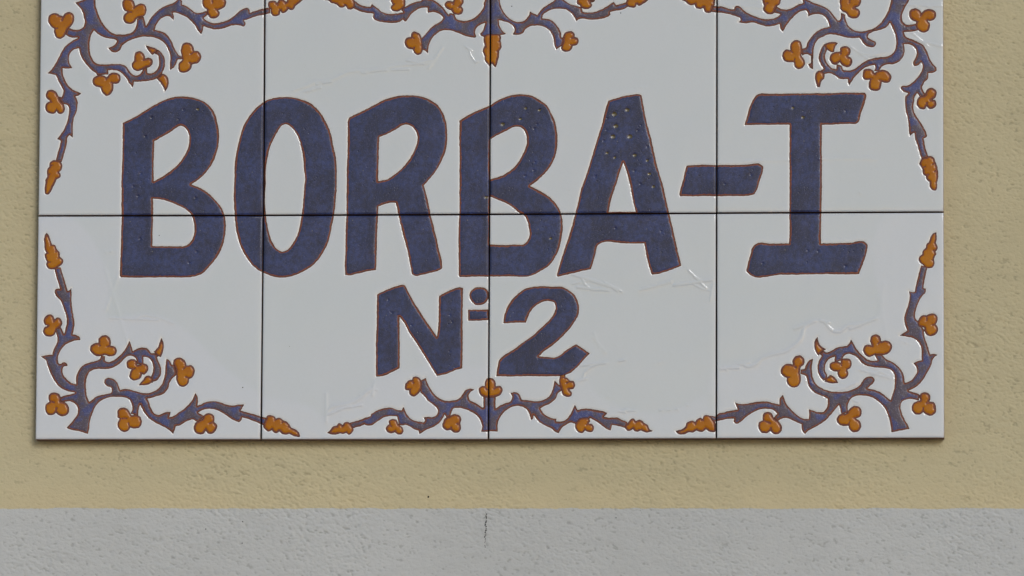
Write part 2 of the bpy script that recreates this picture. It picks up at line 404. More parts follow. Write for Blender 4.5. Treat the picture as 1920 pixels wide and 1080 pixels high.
'br': "@1180,700 815,430! 880,430 @1340,620 25,850 100,825 180,805 235,795! 205,722! 240,738 300,742 380,730 460,718 540,718 600,735 655,748! 655,690 690,650! 710,710 750,775 810,835 870,880 910,895 955,895! 960,850 955,795! 1010,815 1060,825 1100,820 1130,790 1145,740 1145,690! 1090,665 1030,640 980,600 950,550 935,490 930,465 870,440! 870,395! 910,390! 930,340 960,300 1000,280! 985,350 985,420 1000,490 1040,550 1100,590 1160,612 1240,620 @1540,620 220,618 290,605 350,580 390,550 410,520 440,485 480,465 520,470 540,500 525,530 490,560 465,585! 520,595 580,615 630,645 670,680 700,705! 720,650 740,580 742,500 735,440 710,400 660,380 600,375 520,368 460,355 410,325 370,280 320,245 270,235 235,250 210,300! 135,325! 135,265! 80,290 45,340 38,400 60,450! 55,480! 30,505! @1340,620 1110,505! 1075,470 1045,410 1045,340 1070,280 1085,255! 1060,240! 1100,205! 1125,220 1180,205 1230,175 @1540,620 200,162 255,155! 285,120 303,88! 325,130 360,190 410,245 470,290 540,305 570,300! 540,245! 610,240! 660,290 720,320 780,365 820,420 838,480 845,530! 900,510 950,455 970,410 960,365 930,330! 970,308 1015,300! 1015,230 1010,160 980,110 930,75 870,62 790,52! 830,25 870,0! @1540,420 845,1010 840,960 855,890 885,800 895,740 890,680! 920,690 945,685! 960,610 985,510 1010,420! 1075,440! 1050,540 1030,650! 1055,655! 1055,690 1010,740 980,800 955,880 955,960 985,990! 1050,1080! @1540,620 1040,10! 1045,60 1070,130 1090,200 1100,240! 1140,235 1175,245! 1135,280 1110,350 1070,430 1020,510 960,570 880,608! 950,630 1000,650! 985,710! 920,692 860,695 815,720 802,770 815,830 845,900 895,995! 830,1005 710,1028! 700,960 680,870 640,780 580,720 510,675 430,658 360,660 300,690 272,740 270,830! 205,850! 190,780 178,752! 140,800 80,870 0,940 @1340,620 1000,985 950,1010 912,1050! 885,1010 880,950! 820,925 750,890 690,885 640,920! 600,880! 635,840! 590,800 530,790 460,800 390,830 320,875 270,920 220,943 195,925 195,890! 120,895 60,908 25,915 @1180,700 820,500!",
}
LEAF = [
"@60,0 310,165! 335,135 375,122 410,135 428,180 420,235 385,275 350,320 325,370 285,395 245,380 225,330 222,290! 190,265 165,215 170,165 205,138 250,140 285,158 / 310,165 305,205 / 222,290 255,285",
"@60,0 950,118 920,70 915,30 940,-10 990,-15 1030,10 1048,60! 1090,38 1135,45 1160,95 1145,150 1100,175 1060,190 1040,225 1000,245 950,235 925,195 935,150 965,122! / 1048,60 1030,85 / 960,122 1005,122",
"@60,0 1145,590! 1180,580 1215,600 1222,640 1195,675 1150,690 1110,710 1060,718 1020,695 1010,650 1035,610! 1035,570 1055,530 1095,518 1135,545 / 1145,590 1130,605 / 1035,612 1052,616",
"@60,0 690,885! 640,875 612,835 625,790 670,765 720,765 755,785! 790,748 840,738 885,760 897,800 870,845 825,850! 825,890 800,950 755,972 715,945 / 755,782 750,805 / 825,850 803,836 / 690,885 712,880",
"@60,180 180,55! 148,25 140,-20 160,-55 200,-62 240,-45 268,0 285,45 320,85 332,125 320,165 290,183 260,172 248,150! 235,172 190,178 150,160 132,115 145,75 / 180,55 200,62 / 248,150 248,132",
"@280,0 580,95! 545,70 532,30 540,-10 580,-40 625,-30 635,-20! 680,-45 740,-35 775,10 765,60 720,92 695,100! 712,130 700,165 660,187 615,180 590,145 580,110 / 635,-20 640,30 / 695,98 668,90 / 578,98 602,100",
"@280,0 330,580! 320,530 325,480 350,440 390,432 430,450 447,480 455,515! 490,518 520,550 522,600 490,640 445,650 432,655! 425,690 390,725 340,738 305,725 293,685 300,640 335,600 / 455,515 422,548 / 440,650 408,632",
"@680,0 600,390! 580,345 540,320 505,322 492,350 490,372! 450,380 428,415 430,460 465,495 505,502! 525,535 560,557 595,540 610,500 605,440 / 492,374 518,387 / 505,502 525,480",
"@680,0 285,10 285,-30 340,-60 410,-40 432,20 425,65 385,100 340,118 300,108 283,75 300,45! / 298,45 322,40",
"@680,0 830,45 845,18 885,8 915,15! 930,-20 970,-40 1015,-15 1020,30 1000,65! 1018,95 1005,135 960,152 920,140 895,105! 855,85 835,65 / 915,15 918,38 / 1000,65 982,73 / 895,105 905,92",
"@900,0 835,380! 850,340 890,315 930,315 958,345 960,372! 990,380 998,420 975,455 938,462! 930,490 900,520 860,525 828,505 822,465 840,420 / 958,372 930,384 / 938,462 918,450",
"@900,0 985,40 985,0 1010,-30 1060,-40 1120,-20 1165,0 1150,18 1122,24! 1135,50 1110,85 1065,92 1025,75 1010,55 / 1122,24 1103,10",
"@1540,0 190,60 185,10 200,-30 300,-50 400,-20 405,20 370,70 345,78! 385,100 392,140 360,180 320,187 275,170 245,130 215,120 190,90 / 345,78 325,82 / 285,25 285,-10",
"@1540,0 1015,130! 1050,100 1110,95 1155,120 1162,165 1135,205 1095,215 1075,208! 1100,240 1095,290 1060,325 1010,325 970,290 955,245 960,220! 920,205 890,160 900,105 940,83 985,95 / 1015,130 1010,162 / 1078,210 1062,205 / 960,220 976,218",
"@1540,0 190,520! 190,490 220,468 265,470 295,500 290,550 270,570! 305,590 312,640 285,675 240,678 205,655 185,630! 150,655 110,645 85,605 95,555 130,530 165,525 / 190,520 195,545 / 185,630 188,615",
"@1540,0 420,740 430,705 470,697 515,705 540,740! 580,715 640,712 690,735 710,780 695,825 650,840 610,830! 605,870 585,910 535,920 490,900 478,850 490,805! 440,805 418,775 / 540,738 546,752 / 610,830 593,812 / 490,806 510,800",
"@1540,180 1050,-15! 1060,-50 1090,-78 1130,-80 1165,-50 1165,0 1145,25 1130,35! 1160,50 1165,95 1135,125 1095,130 1068,105! 1045,135 1000,130 970,95 968,45 1000,5 1040,-5 / 1130,35 1105,42 / 1068,105 1068,72",
"@1340,0 765,510! 765,460 790,420 830,405 870,425 885,470 885,530 880,565 905,605 912,655 885,690 845,700 810,675 800,630! 760,632 710,620 685,580 690,530 730,500 / 765,510 790,532 / 800,628 812,598",
"@1340,0 490,40 485,-10 580,-40 670,-10 660,40 625,70 610,110 590,140 550,145 510,125 490,90 500,55! / 498,50 535,35",
"@60,420 160,1032! 130,1020 118,980 140,930 180,915 215,930 228,965! 260,945 295,970 305,1010 285,1050 250,1070 240,1100 220,1130 170,1143 125,1120 112,1080 130,1045 / 228,965 222,990 / 150,1034 172,1030",
"@60,620 670,125! 675,80 710,50 760,48 795,85 800,130 795,150! 840,165 860,210 840,250 790,262 730,245 690,258 620,240 590,200 600,150 640,125 / 670,125 688,148 / 795,150 760,162",
"@60,620 1065,345! 1060,310 1020,288 975,300 955,340 970,380 1010,393! 990,430 985,470 1020,500 1070,495 1105,470 1115,438! 1130,445 1165,420 1178,380 1165,345 1125,332 1085,345 / 1065,345 1070,360 / 1008,395 1042,384 / 1112,440 1100,425",
"@280,620 240,340! 245,300 280,275 325,278 365,310 378,352! 420,350 455,385 458,430 430,480 400,492! 395,530 350,568 300,555 275,510 270,440 262,380 / 378,352 345,386 / 405,490 370,466",
"@60,620 865,850 870,800 920,778 970,795 1000,840 1010,855! 1050,850 1100,880 1110,935 1080,985 1030,990 990,980! 980,1005 940,1025 890,1005 865,950 885,893! 865,870 / 885,890 945,888 / 990,980 976,935",
"@60,620 170,700 172,650 210,625 260,632 290,670 295,710! 345,735 375,790 360,845 310,868 265,855 240,830! 215,850 165,852 137,815 140,755 178,718! / 180,715 222,726 / 240,830 246,785",
"@280,620 540,890 560,850 605,835 650,855 662,900 655,922! 685,950 675,1010 635,1042 590,1035 570,1015! 550,1045 500,1050 460,1020 452,970 480,925 520,905 / 655,922 610,938 / 570,1015 570,996",
"@700,660 160,735! 155,700 190,680 235,690 255,730 295,770 305,805 280,835 240,832 215,815! 180,825 145,810 125,775 150,740 / 160,735 180,750 / 215,815 225,795",
"@700,660 318,360 325,320 360,285 388,282! 400,255 440,250 475,275 490,330 478,390 445,430 405,452 375,440 360,405 358,390! 325,385 / 388,284 407,312 / 358,390 382,374",
"@700,660 700,720 720,675 770,650 820,630 870,640 892,680 880,725! 885,780 860,812 815,815 780,790! 740,795 705,770 / 880,726 853,724 / 780,790 786,765",
"@700,660 1125,345! 1130,300 1160,265 1200,262 1235,300 1240,345! 1290,345 1310,380 1290,430 1240,458 1180,462 1110,455 1070,415 1070,365 1100,345 / 1125,345 1150,378 / 1240,345 1225,372",
"@900,660 812,225! 862,225! 862,258! 880,265 905,290! 950,300 965,340 945,375 905,385! 930,415 925,445 880,457 840,435 820,380 800,310 805,262 / 812,258 862,256 / 905,290 880,312 / 905,385 893,376",
"@900,660 1005,675! 1055,665 1105,672 1115,710 1100,725! 1140,735 1155,775 1130,810 1090,812 1065,795! 1040,820 1000,815 970,780 965,735 985,700 / 1100,725 1080,737 / 1065,795 1060,778",
"@1340,620 790,345! 790,300 820,260 870,252 905,285 905,340 870,385 865,420 875,480 860,540 820,575 770,570 735,530 728,478! 700,465 670,420 680,370 720,338 760,335 / 790,345 822,372 / 728,478 757,470",
"@1340,620 485,890 490,850 530,822 575,835 600,880 650,920 682,970 675,1020 640,1048 590,1040 568,1015! 540,1035 480,1035 440,980 445,930 487,908! / 487,908 546,930 / 568,1015 568,988",
"@1540,620 510,150! 495,110 505,60 545,35 590,55 605,108! 650,98 700,120 718,160 700,210 650,245 590,245 540,245 490,265 445,245 425,190 445,150 485,140 / 605,108 578,128 / 510,150 520,162",
"@1540,620 195,330! 200,295 240,280 290,290 308,335 290,380 265,392! 275,430 255,475 215,490 175,470 162,418! 120,410 85,375 90,335 130,315 175,318 / 195,330 205,352 / 162,418 182,402",
"@1540,620 170,865 200,842 250,840 280,800 330,765 385,775 410,820 395,870 350,892! 385,915 402,965 385,1010 330,1030 285,1000 272,962! 220,968 175,945 155,900 / 388,880 335,884 / 272,962 286,920",
"@1540,620 1000,700 995,680 1010,635 1050,620 1095,640 1105,690 1095,714! 1140,725 1162,780 1150,840 1095,862 1050,845 1032,825! 1000,850 945,845 918,800 925,745 965,715 / 1100,712 1070,732 / 1032,825 1032,782",
"@1540,420 975,1010 990,960 1030,925 1065,928! 1090,912 1140,908 1175,945 1170,995 1155,1018! 1180,1050 1165,1110 1115,1135 1065,1120 1045,1085 1040,1050 1000,1045 / 1067,928 1068,975 / 1158,1018 1128,1020",
]
TIP = [
"@280,0 -38,458! 0,470 50,485 95,512! 60,535 30,555! 5,530 -15,500",
"@280,0 125,745! 165,760 192,810 190,870 155,932! 145,890 115,840 75,798!",
"@1340,0 1115,445! 1160,430 1210,425 1252,435! 1225,470 1210,525! 1190,532 1160,515 1135,500",
"@1340,0 1030,735 1060,715 1090,725 1115,755 1110,790 1085,820 1065,882! 1040,882! 1020,820 1015,770",
"@60,620 1082,550! 1120,500 1150,465 1185,458 1215,475 1228,515! 1180,545 1130,552",
"@280,620 122,70! 145,140 140,210 115,270! 80,250 45,215! 85,170 105,120",
"@1340,620 1045,62! 1050,110 1080,160 1128,190! 1090,215 1050,256! 1015,190 1010,130 1020,90",
"@1340,620 1112,510! 1140,470 1170,450 1205,465 1253,528! 1200,532 1150,525",
]
CATKIN = [
"@60,180 235,650 275,655 302,690 300,740 275,770! 290,790 280,825 250,845! 240,870 215,915 195,960 160,1000 140,998 128,950 135,880 138,840 155,815! 150,780 155,740 175,715! 180,680 205,655 / 275,770 264,766 / 155,812 178,790 / 180,712 205,700",
"@480,0 120,40 130,15 165,5 200,15 212,30! 230,0 260,-8 290,5 305,20! 330,-20 380,-40 440,-40 480,-5! 440,30 400,60 385,90 345,100 328,90! 300,122 260,128 245,108! 240,140 210,160 170,155 150,125 148,90! 130,75 / 212,30 218,50 / 245,110 238,94 / 328,92 318,78 / 305,20 300,35",
"@480,0 690,0! 730,5 770,35 810,45 845,75 880,78 905,58! 930,88 970,92 1000,70 1005,30 985,-15 900,-50 800,-40 / 905,60 893,44 / 810,45 820,30",
"@900,0 110,343 150,343 190,350 212,370 205,410! 215,440 218,480 195,515! 192,570 180,620 160,682! 140,665 118,640! 100,672 80,650 50,615 48,570! 30,530 35,490 48,460! 38,420 38,375 60,350 / 205,412 192,420 / 195,515 178,520 / 48,462 60,470",
"@1120,0 300,60 290,30 305,-15 400,-50 520,0! 490,25 450,50 420,62 400,46! 385,75 345,80 310,68 / 400,48 388,36",
"@1120,0 850,0! 890,15 920,40 960,55 988,45! 1000,75 1040,90 1072,78! 1090,120 1130,132 1160,115 1170,80 1190,40 1195,0 1180,-40 1000,-60 / 1072,80 1082,68 / 988,46 995,34",
"@1540,180 1010,640 1050,625 1100,610 1140,625 1155,670! 1175,720 1180,760! 1185,800 1180,840 1172,870! 1172,920 1160,955 1130,955 1100,920 1095,870! 1070,850 1055,810! 1030,790 1020,740 990,690! 1000,660 / 1152,672 1128,690 / 1176,768 1150,760 / 1058,812 1080,795 / 1020,730 1048,715",
"@60,420 145,90! 165,110 185,160 205,208! 235,215 250,250! 280,290 283,330! 318,375 305,410 270,435 210,460 165,450 142,415 150,380! 135,350 130,310 145,290! 130,260 128,210 122,150 130,110 / 205,208 188,214 / 250,252 240,282 / 283,332 262,350 / 150,382 185,385 / 138,300 165,296",
"@440,700 315,455 330,430 370,425 405,440 415,458! 455,452 490,478! 525,490 555,518! 570,545 620,570 660,620 660,640 610,640 552,612! 520,622 480,615 455,588! 420,605 395,595 375,575! 345,590 310,570 288,535 300,490 / 415,458 406,476 / 490,480 480,500 / 555,520 545,540 / 375,576 382,560 / 455,590 462,576",
"@560,660 285,820! 320,790 350,755 385,745! 410,718 430,725 445,740! 465,712 500,710 535,745 555,785 540,820 510,838 480,818! 450,830 420,822! 380,838 330,838 / 445,740 438,754 / 480,820 484,806 / 385,746 392,758",
"@1060,660 605,765 610,740 640,710 655,685 690,675 715,697! 745,685 775,690 800,715! 835,740 855,780 890,798! 850,812 800,810 770,793! 730,805 700,800 685,780! 660,795 625,795 / 715,697 715,714 / 770,794 772,780 / 800,716 792,730 / 685,782 690,768",
"@1180,700 465,585! 530,565 565,540 580,500 610,482 650,480 665,492! 690,460 725,450 742,464! 755,430 800,425 835,455 865,490 868,590 810,590 775,568! 740,595 700,590 680,578! 640,600 605,596! 570,612 490,612 / 665,490 670,518 / 742,462 750,478 / 775,570 772,554 / 680,580 682,566",
"@1540,420 1165,80! 1168,150 1158,190! 1175,230 1165,265 1152,277! 1162,300 1150,330 1140,352! 1145,400 1125,440 1090,450 1020,410 990,380 988,335 1015,310 1020,305! 1025,270 1050,245 1055,238! 1060,205 1085,180 1105,130 1130,95 / 1152,277 1138,268 / 1140,354 1120,366 / 1018,308 1030,312 / 1055,240 1066,246",
]
LETTER = [
('letter', 'big blue letter B, first of the word',
 ["@200,160 160,380! 300,310 400,250 500,190 580,150 660,122 750,112 830,115 910,135 980,165 1040,210 1090,280 1115,360 1135,450 1138,560 1120,660 1085,760 1030,850 960,930 900,975 855,1005! @200,340 950,70 1030,120 1100,190 1150,250 1185,320 1205,420 1200,530 1175,650 1120,760 1040,860 970,930 900,962 840,970 600,972 400,975 145,975! 135,960! 140,800 145,600 150,340 150,0 @200,160 155,800 160,600",
  "@200,160 480,565! 560,520 640,475 700,435 740,412 780,420 815,455 835,510 835,570 820,640 780,720 720,800 640,870 560,925 475,970! 475,800 478,700",
  "@200,340 470,178! 540,182 640,210 740,250 810,290 860,345 880,400 888,470 880,550 850,610 810,645 770,658! 460,658! 462,500 470,340"]),
('letter', 'big blue letter O split by a vertical joint',
 ["@420,160 600,118 700,122 790,145 870,180 930,230 990,300 1040,390 1080,490 1105,600 1130,720 1142,830 1142,950 @420,340 1142,20 1135,150 1120,300 1100,430 1075,550 1035,660 980,760 910,840 820,905 720,950 610,975 520,968 440,942 370,910 290,850 230,770 170,660 135,540 115,430 105,300 100,100 @420,160 105,950 110,800 125,680 150,560 185,450 220,370 280,280 340,215 400,170 470,138 540,122",
  "@420,160 625,393 680,420 730,480 765,560 785,650 800,740 810,850 820,960 @420,340 812,50 805,180 790,300 770,440 735,560 690,640 640,695 585,712 530,680 490,620 460,540 435,430 420,310 415,200 420,50 @420,160 425,850 440,740 470,620 510,530 555,450 590,405"]),
('letter', 'big blue letter R',
 ["@630,160 130,330! 200,295 300,245 400,195 480,150 560,122 650,105 760,103 860,115 950,145 1030,200 1080,270 1110,350 1122,450 1125,560 1110,660 1075,750 1020,850 960,930 890,1015! @630,340 930,190 960,340 1000,500 1040,680 1075,840 1072,880 1040,900 960,925 880,945 800,955 770,940! 740,780 700,620 660,460 630,330 605,215! 560,215 428,255! 425,340 418,500 412,700 405,895! 300,915 200,940 130,955 95,950! 90,870 95,700 98,500 105,340 105,100 @630,160 110,900 115,700 118,500 118,370!",
  "@630,160 440,525! 520,490 600,450 700,398 750,405 800,450 825,510 820,580 790,660 740,750 680,830 600,900 520,950 428,972! 430,800 435,650"]),
('letter', 'big blue letter B in the middle of the word, split by a vertical joint',
 ["@850,160 60,360! 130,315 250,255 365,205 440,160 520,125 610,98 700,92 790,105 870,145 940,200 990,280 1030,370 1050,470 1055,570 1040,680 1005,780 950,870 880,940 820,990 775,1020! @850,340 850,85 930,130 1000,185 1050,245 1085,310 1105,400 1108,480 1095,580 1075,670 1030,770 970,850 890,905 830,940 770,960 600,962 370,965 65,968! 52,950! 55,700 55,400 60,330 62,100 @850,160 62,700 60,500",
  "@850,160 374,545! 450,505 540,460 620,420 670,420 715,450 740,500 745,560 730,640 700,710 650,790 580,860 500,910 374,953!",
  "@850,340 374,156! 450,185 540,225 610,270 660,315 720,350 750,410 765,480 770,550 750,600 710,640 640,642 500,645 366,640!"]),
('letter', 'big blue letter A with pitted glaze at its top',
 ["@1040,160 545,155! 620,132 700,110 790,95 865,92 878,100! 900,220 940,400 980,560 1020,740 1060,900 @1040,340 1085,0 1120,150 1155,310 1190,450 1220,580 1250,720 1282,855! 1220,880 1140,910 1060,935 985,945! 960,880 930,750 905,630! 700,628 460,630 440,645 410,740 365,890! 280,905 180,930 30,965! 18,950! 80,750 150,540 205,345 250,160 @1040,160 262,1080 330,880 400,650 470,420 530,190",
  "@1040,160 693,775! 725,870 770,1040 @1040,340 780,130 820,310! 545,310! 580,160 630,0 @1040,160 650,900"]),
('hyphen', 'blue hyphen between the letters A and I',
 ["@1240,240 255,378! 400,372 560,375 700,375 850,372 1010,372 1030,390 1028,430 1000,520 960,640 940,670 900,682 750,688 560,690 400,690 190,690! 182,670! 215,540 245,410"]),
('letter', 'big blue letter I with broad slanted serifs',
 ["@1390,160 205,80! 400,85 600,82 800,80 1000,75 1250,75! 1270,100! 1250,180 1210,290 1185,370 1160,392! 1000,393 815,400! 815,700 @1390,340 815,50 810,300 805,630! 950,628 1100,622 1265,622 1282,650 1275,700 1240,810 1190,940! 1000,940 700,942 400,945 90,948 55,915 65,850 90,750 120,660 160,628 300,630 485,630! 485,400 488,100 @1390,160 487,800 487,600 488,398! 300,398 32,402! 60,310 90,210 130,130 160,98"]),
('letter', 'smaller blue letter N below the word',
 ["@690,520 90,175! 180,130 270,95 350,75 375,80! 430,190 500,310 580,430 650,530 700,600! 712,500 715,350 718,190! 800,145 880,112 930,100 960,108! 958,300 958,600 955,920! 880,940 800,975 700,998! 650,920 580,810 500,680 420,560 360,450 320,400! 320,550 322,750 320,920! 240,960 150,1000 80,1008! 80,700 88,400"]),
('raised_dot', 'small blue raised ring filled in, beside the letter N',
 ["@690,520 1130,98 1180,110 1215,140 1222,185 1215,220 1180,265 1130,283 1080,275 1040,235 1025,190 1040,140 1080,108"]),
('underline_bar', 'short blue bar under the raised dot',
 ["@690,520 1012,330! 1100,330 1225,325! 1225,432! 1120,438 1015,440!"]),
('numeral', 'blue numeral 2',
 ["@880,520 345,465! 355,380 385,300 430,230 490,170 560,120 640,100 720,92 850,95 940,98 1000,130 1060,175 1095,240 1112,320 1100,390 1060,460 1000,540 920,620 840,690 760,750 705,802! 800,808 850,812 910,795 970,745 1030,705 1080,680! 1140,715 1218,770! 1160,830 1080,920 1020,970 970,990 950,1002! 900,1002 700,1002 500,1002 272,998! 280,930 310,830 350,790 430,740 530,670 640,590 740,500 820,420 865,350 875,300 860,255 810,240 740,250 680,285 625,340 590,410 570,462! 480,460"]),
]
# tile faces in photograph pixels, clockwise from the top left
ROWS = {
    'top': [((77.0, -20), (495.3, -20), (492.9, 402.6), (72.0, 403.4)), ((498.0, -20), (918.4, -20), (916.8, 400.7), (495.4, 402.4)),
            ((921.0, -20), (1343.0, -20), (1342.6, 398.4), (919.3, 400.5)), ((1345.6, -20), (1768.6, -20), (1769.2, 396.2), (1345.0, 398.1))],
    'bot': [((71.8, 406.0), (492.5, 405.3), (488.1, 823.4), (66.5, 823.6)), ((495.0, 405.1), (916.5, 403.4), (914.5, 823.2), (490.7, 823.4)),
            ((919.0, 403.2), (1342.3, 401.1), (1341.8, 821.5), (917.0, 823.0)), ((1344.7, 400.9), (1769.3, 398.9), (1770.4, 820.6), (1344.3, 821.3))],
}
# pits left by burst bubbles in the blue glaze: x, y, radius
PITS = [(1176.5, 206, 5.2), (1152.5, 214, 6.0), (1138.5, 222, 2.5), (1155, 236.5, 5.5), (1150, 256, 5.6), (1181.5, 256, 6.0), (1132, 264, 3), (1138.5, 287, 3.6),
        (1153, 295.5, 3.6), (1190.5, 291, 4.6), (1214, 301, 3.5), (1190, 320.5, 2.6), (1218, 326, 4), (1201, 345, 2.6), (1225.5, 350, 4), (1117, 331, 3), (1196, 245, 2.8),
        (1214, 275, 3), (1202, 235, 2), (1137, 243.5, 2.5), (986, 203, 3.6), (1012, 206.5, 3.6), (976, 223, 3.8), (943, 233, 5), (1002, 241, 3.4), (1007, 233, 2.2), (1003, 304, 2.4),
        (1001, 319, 3), (985, 330, 3), (1033, 447, 3.5), (912, 370, 4.4), (285, 221, 3.2), (273, 256, 3), (344, 206, 3), (371, 205, 3.5), (335, 224, 2.6), (264, 325, 3), (250, 350, 3),
        (259.5, 368, 3.4), (367, 371, 3), (263, 448, 3.2), (369, 472, 3), (355, 493, 3), (1487, 202, 3.5), (1506, 220, 4.2), (1586, 208, 2.8), (1408, 328, 2.6), (1359, 345, 2.6),
        (1515, 470, 2.6), (1534, 471, 2.4), (1430, 494, 3), (1585, 499, 3), (728, 562, 2.6), (735, 587, 2.4), (844, 591, 2.6), (848, 604, 2.8), (843, 659, 2.2), (772, 610, 2.4), (1154, 428, 3), (1240, 434, 3)]
# ripples and flow fronts of the white glaze: half width px, height mm, points
RIPPLES = [
 (3.2, 0.10, [(545, 172), (562, 165), (580, 160), (592, 154), (610, 152), (626, 148), (655, 135), (690, 132), (715, 129), (735, 125), (765, 121), (790, 119), (812, 116), (822, 100), (832, 85)]),
 (2.6, 0.13, [(600, 156.5), (612, 154.5), (626, 152)]), (2.6, 0.13, [(690, 133), (712, 132), (730, 129.5)]), (2.6, 0.12, [(768, 121.5), (785, 118), (800, 121)]),
 (2.4, 0.13, [(869, 85), (878, 91), (884, 106), (893, 116), (900, 114)]), (2.5, 0.12, [(568, 173), (582, 169), (588, 164)]),
 (3.4, 0.12, [(612, 795), (612, 776), (622, 764), (640, 760), (660, 755), (678, 744), (690, 734), (700, 728), (702, 716)]),
 (2.2, 0.13, [(627, 768), (645, 765), (662, 758)]), (2.2, 0.10, [(683, 738), (698, 733)]),
 (3.0, 0.13, [(1066, 512), (1090, 520), (1097, 533), (1108, 542), (1125, 543), (1145, 545)]), (2.6, 0.14, [(1130, 527), (1142, 535), (1155, 541), (1170, 549)]),
 (2.4, 0.09, [(1195, 545), (1215, 540), (1235, 535), (1250, 529), (1265, 524)]), (2.8, 0.13, [(1287, 503), (1300, 516), (1318, 527), (1340, 524)]), (2.2, 0.10, [(1283, 530), (1295, 530), (1308, 537), (1322, 543), (1335, 544), (1338, 530)]),
 (2.2, 0.10, [(1068, 533), (1085, 530), (1092, 531)]),
 (2.8, 0.12, [(1082, 715), (1092, 712), (1096, 700), (1108, 688), (1122, 682), (1140, 680)]), (2.4, 0.13, [(1156, 678), (1166, 676), (1176, 674)]), (2.2, 0.09, [(1230, 680), (1242, 679)]), (2.2, 0.1, [(1138, 742), (1145, 744)]),
 (2.4, 0.12, [(1156, 771), (1166, 772), (1175, 767), (1183, 770), (1196, 770)]), (2.0, 0.1, [(1246, 769), (1262, 768)]), (2.0, 0.1, [(1284, 760), (1294, 760)]), (2.0, 0.08, [(1110, 630), (1120, 642), (1125, 655)]),
 (3.2, 0.14, [(1344, 692), (1360, 691), (1366, 696)]), (3.6, 0.13, [(1380, 684), (1392, 682), (1402, 687), (1415, 684), (1430, 672), (1450, 664), (1470, 660), (1490, 648), (1504, 632), (1508, 616), (1518, 606), (1534, 600)]),
 (3.4, 0.16, [(1534, 600), (1545, 603), (1553, 612), (1562, 620), (1572, 622), (1590, 611), (1612, 607), (1630, 602), (1648, 595)]),
 (4.5, 0.05, [(1648, 595), (1651, 575), (1646, 550)]),
 (2.6, 0.12, [(1668, 531), (1673, 530)]), (2.4, 0.12, [(1693, 640), (1703, 644)]), (2.6, 0.10, [(1608, 692), (1630, 698), (1655, 699), (1672, 708)]), (2.4, 0.09, [(1505, 712), (1530, 722), (1560, 726), (1590, 724), (1610, 716)]),
 (2.4, 0.09, [(200, 596), (225, 597), (250, 598), (272, 591), (290, 594), (315, 602), (330, 608)]), (2.4, 0.08, [(196, 500), (205, 530), (206, 560), (197, 585)]), (2.4, 0.11, [(202, 472), (214, 471)]), (2.0, 0.09, [(346, 616), (353, 617)]), (2.0, 0.10, [(84, 429), (90, 427)]),
 (2.4, 0.10, [(1760, 343), (1767, 346)]), (2.4, 0.11, [(1608, 358), (1616, 364)]), (2.2, 0.08, [(1580, 296), (1600, 297), (1640, 296)]), (2.0, 0.10, [(852, 222), (856, 222)]), (2.0, 0.1, [(1094, 235), (1097, 236)]),
 (2.2, 0.08, [(1190, 108), (1200, 107)]), (2.2, 0.09, [(1196, 163), (1208, 164)]), (2.4, 0.08, [(1330, 8), (1360, 10), (1380, 20)]), (2.4, 0.10, [(1700, 70), (1730, 78), (1745, 90)]), (2.4, 0.09, [(1590, 84), (1610, 98), (1650, 100), (1665, 96)]), (2.2, 0.1, [(1720, 10), (1745, 11)]),
]
# where the white glaze lies thick round the ornament (photograph pixels)
THICK = [[(1344, 692), (1392, 682), (1415, 684), (1450, 664), (1490, 648), (1508, 612), (1534, 600), (1562, 620), (1590, 611), (1648, 595), (1651, 560), (1640, 520), (1660, 400), (1775, 398), (1775, 825), (1340, 825)],
         [(612, 826), (612, 776), (640, 760), (678, 744), (702, 720), (740, 705), (790, 690), (900, 690), (1060, 716), (1096, 712), (1120, 740), (1250, 775), (1345, 740), (1345, 826)],
         [(60, 826), (60, 400), (120, 402), (196, 500), (206, 560), (197, 590), (272, 591), (330, 608), (420, 690), (492, 740), (600, 780), (612, 826)]]
SPECKS = [(959.6, 11.8, 1.1), (1163.9, 24.4, 1.1), (455.2, 726.5, 1.2), (298.6, 441.4, 0.9), (543, 649.5, 0.6)]
# ------------------------------------------------------------------ reading the strokes
def parse(s):
    strokes, cur, ox, oy = [], [], 0.0, 0.0
    for tok in s.split():
        if tok == '/':
            strokes.append(cur)
            cur = []
        elif tok[0] == '@':
            ox, oy = map(float, tok[1:].split(','))
        else:
            c = tok.endswith('!')
            x, y = map(float, tok.rstrip('!').split(','))
            cur.append((ox + x / 5.4, oy + y / 5.4, c))
    strokes.append(cur)
    return strokes


def smooth_loop(pts, closed=True, step=1.4):
    n = len(pts)
    P = [np.array(p[:2]) for p in pts]
    K = [p[2] for p in pts]
    out = []
    for i in range(n if closed else n - 1):
        a, b = P[i], P[(i + 1) % n]
        L = np.linalg.norm(b - a)
        if L < 1e-6:
            continue
        pa = P[(i - 1) % n] if (closed or i > 0) else a
        nb = P[(i + 2) % n] if (closed or i + 2 < n) else b
        def tang(p, q, r):            # tangent at q, unit speed scaled to this segment
            d1, d2 = np.linalg.norm(q - p), np.linalg.norm(r - q)
            if d1 < 1e-6 or d2 < 1e-6:
                return (r - p)
            t = (q - p) / d1 * d2 + (r - q) / d2 * d1
            return t / (d1 + d2)
        ta = (b - a) / L if K[i] else tang(pa, a, b)
        tb = (b - a) / L if K[(i + 1) % n] else tang(a, b, nb)
        ta = ta * L
        tb = tb * L
        m = max(1, int(math.ceil(L / step)))
        for k in range(m):
            t = k / m
            out.append((2 * t ** 3 - 3 * t ** 2 + 1) * a + (t ** 3 - 2 * t ** 2 + t) * ta + (-2 * t ** 3 + 3 * t ** 2) * b + (t ** 3 - t ** 2) * tb)
    if not closed:
        out.append(P[-1])
    return np.array(out)


JAG = smooth_noise((1000, 2000), 1.3, 1.3, seed=5)
JAG2 = smooth_noise((1000, 2000), 9, 9, seed=6)


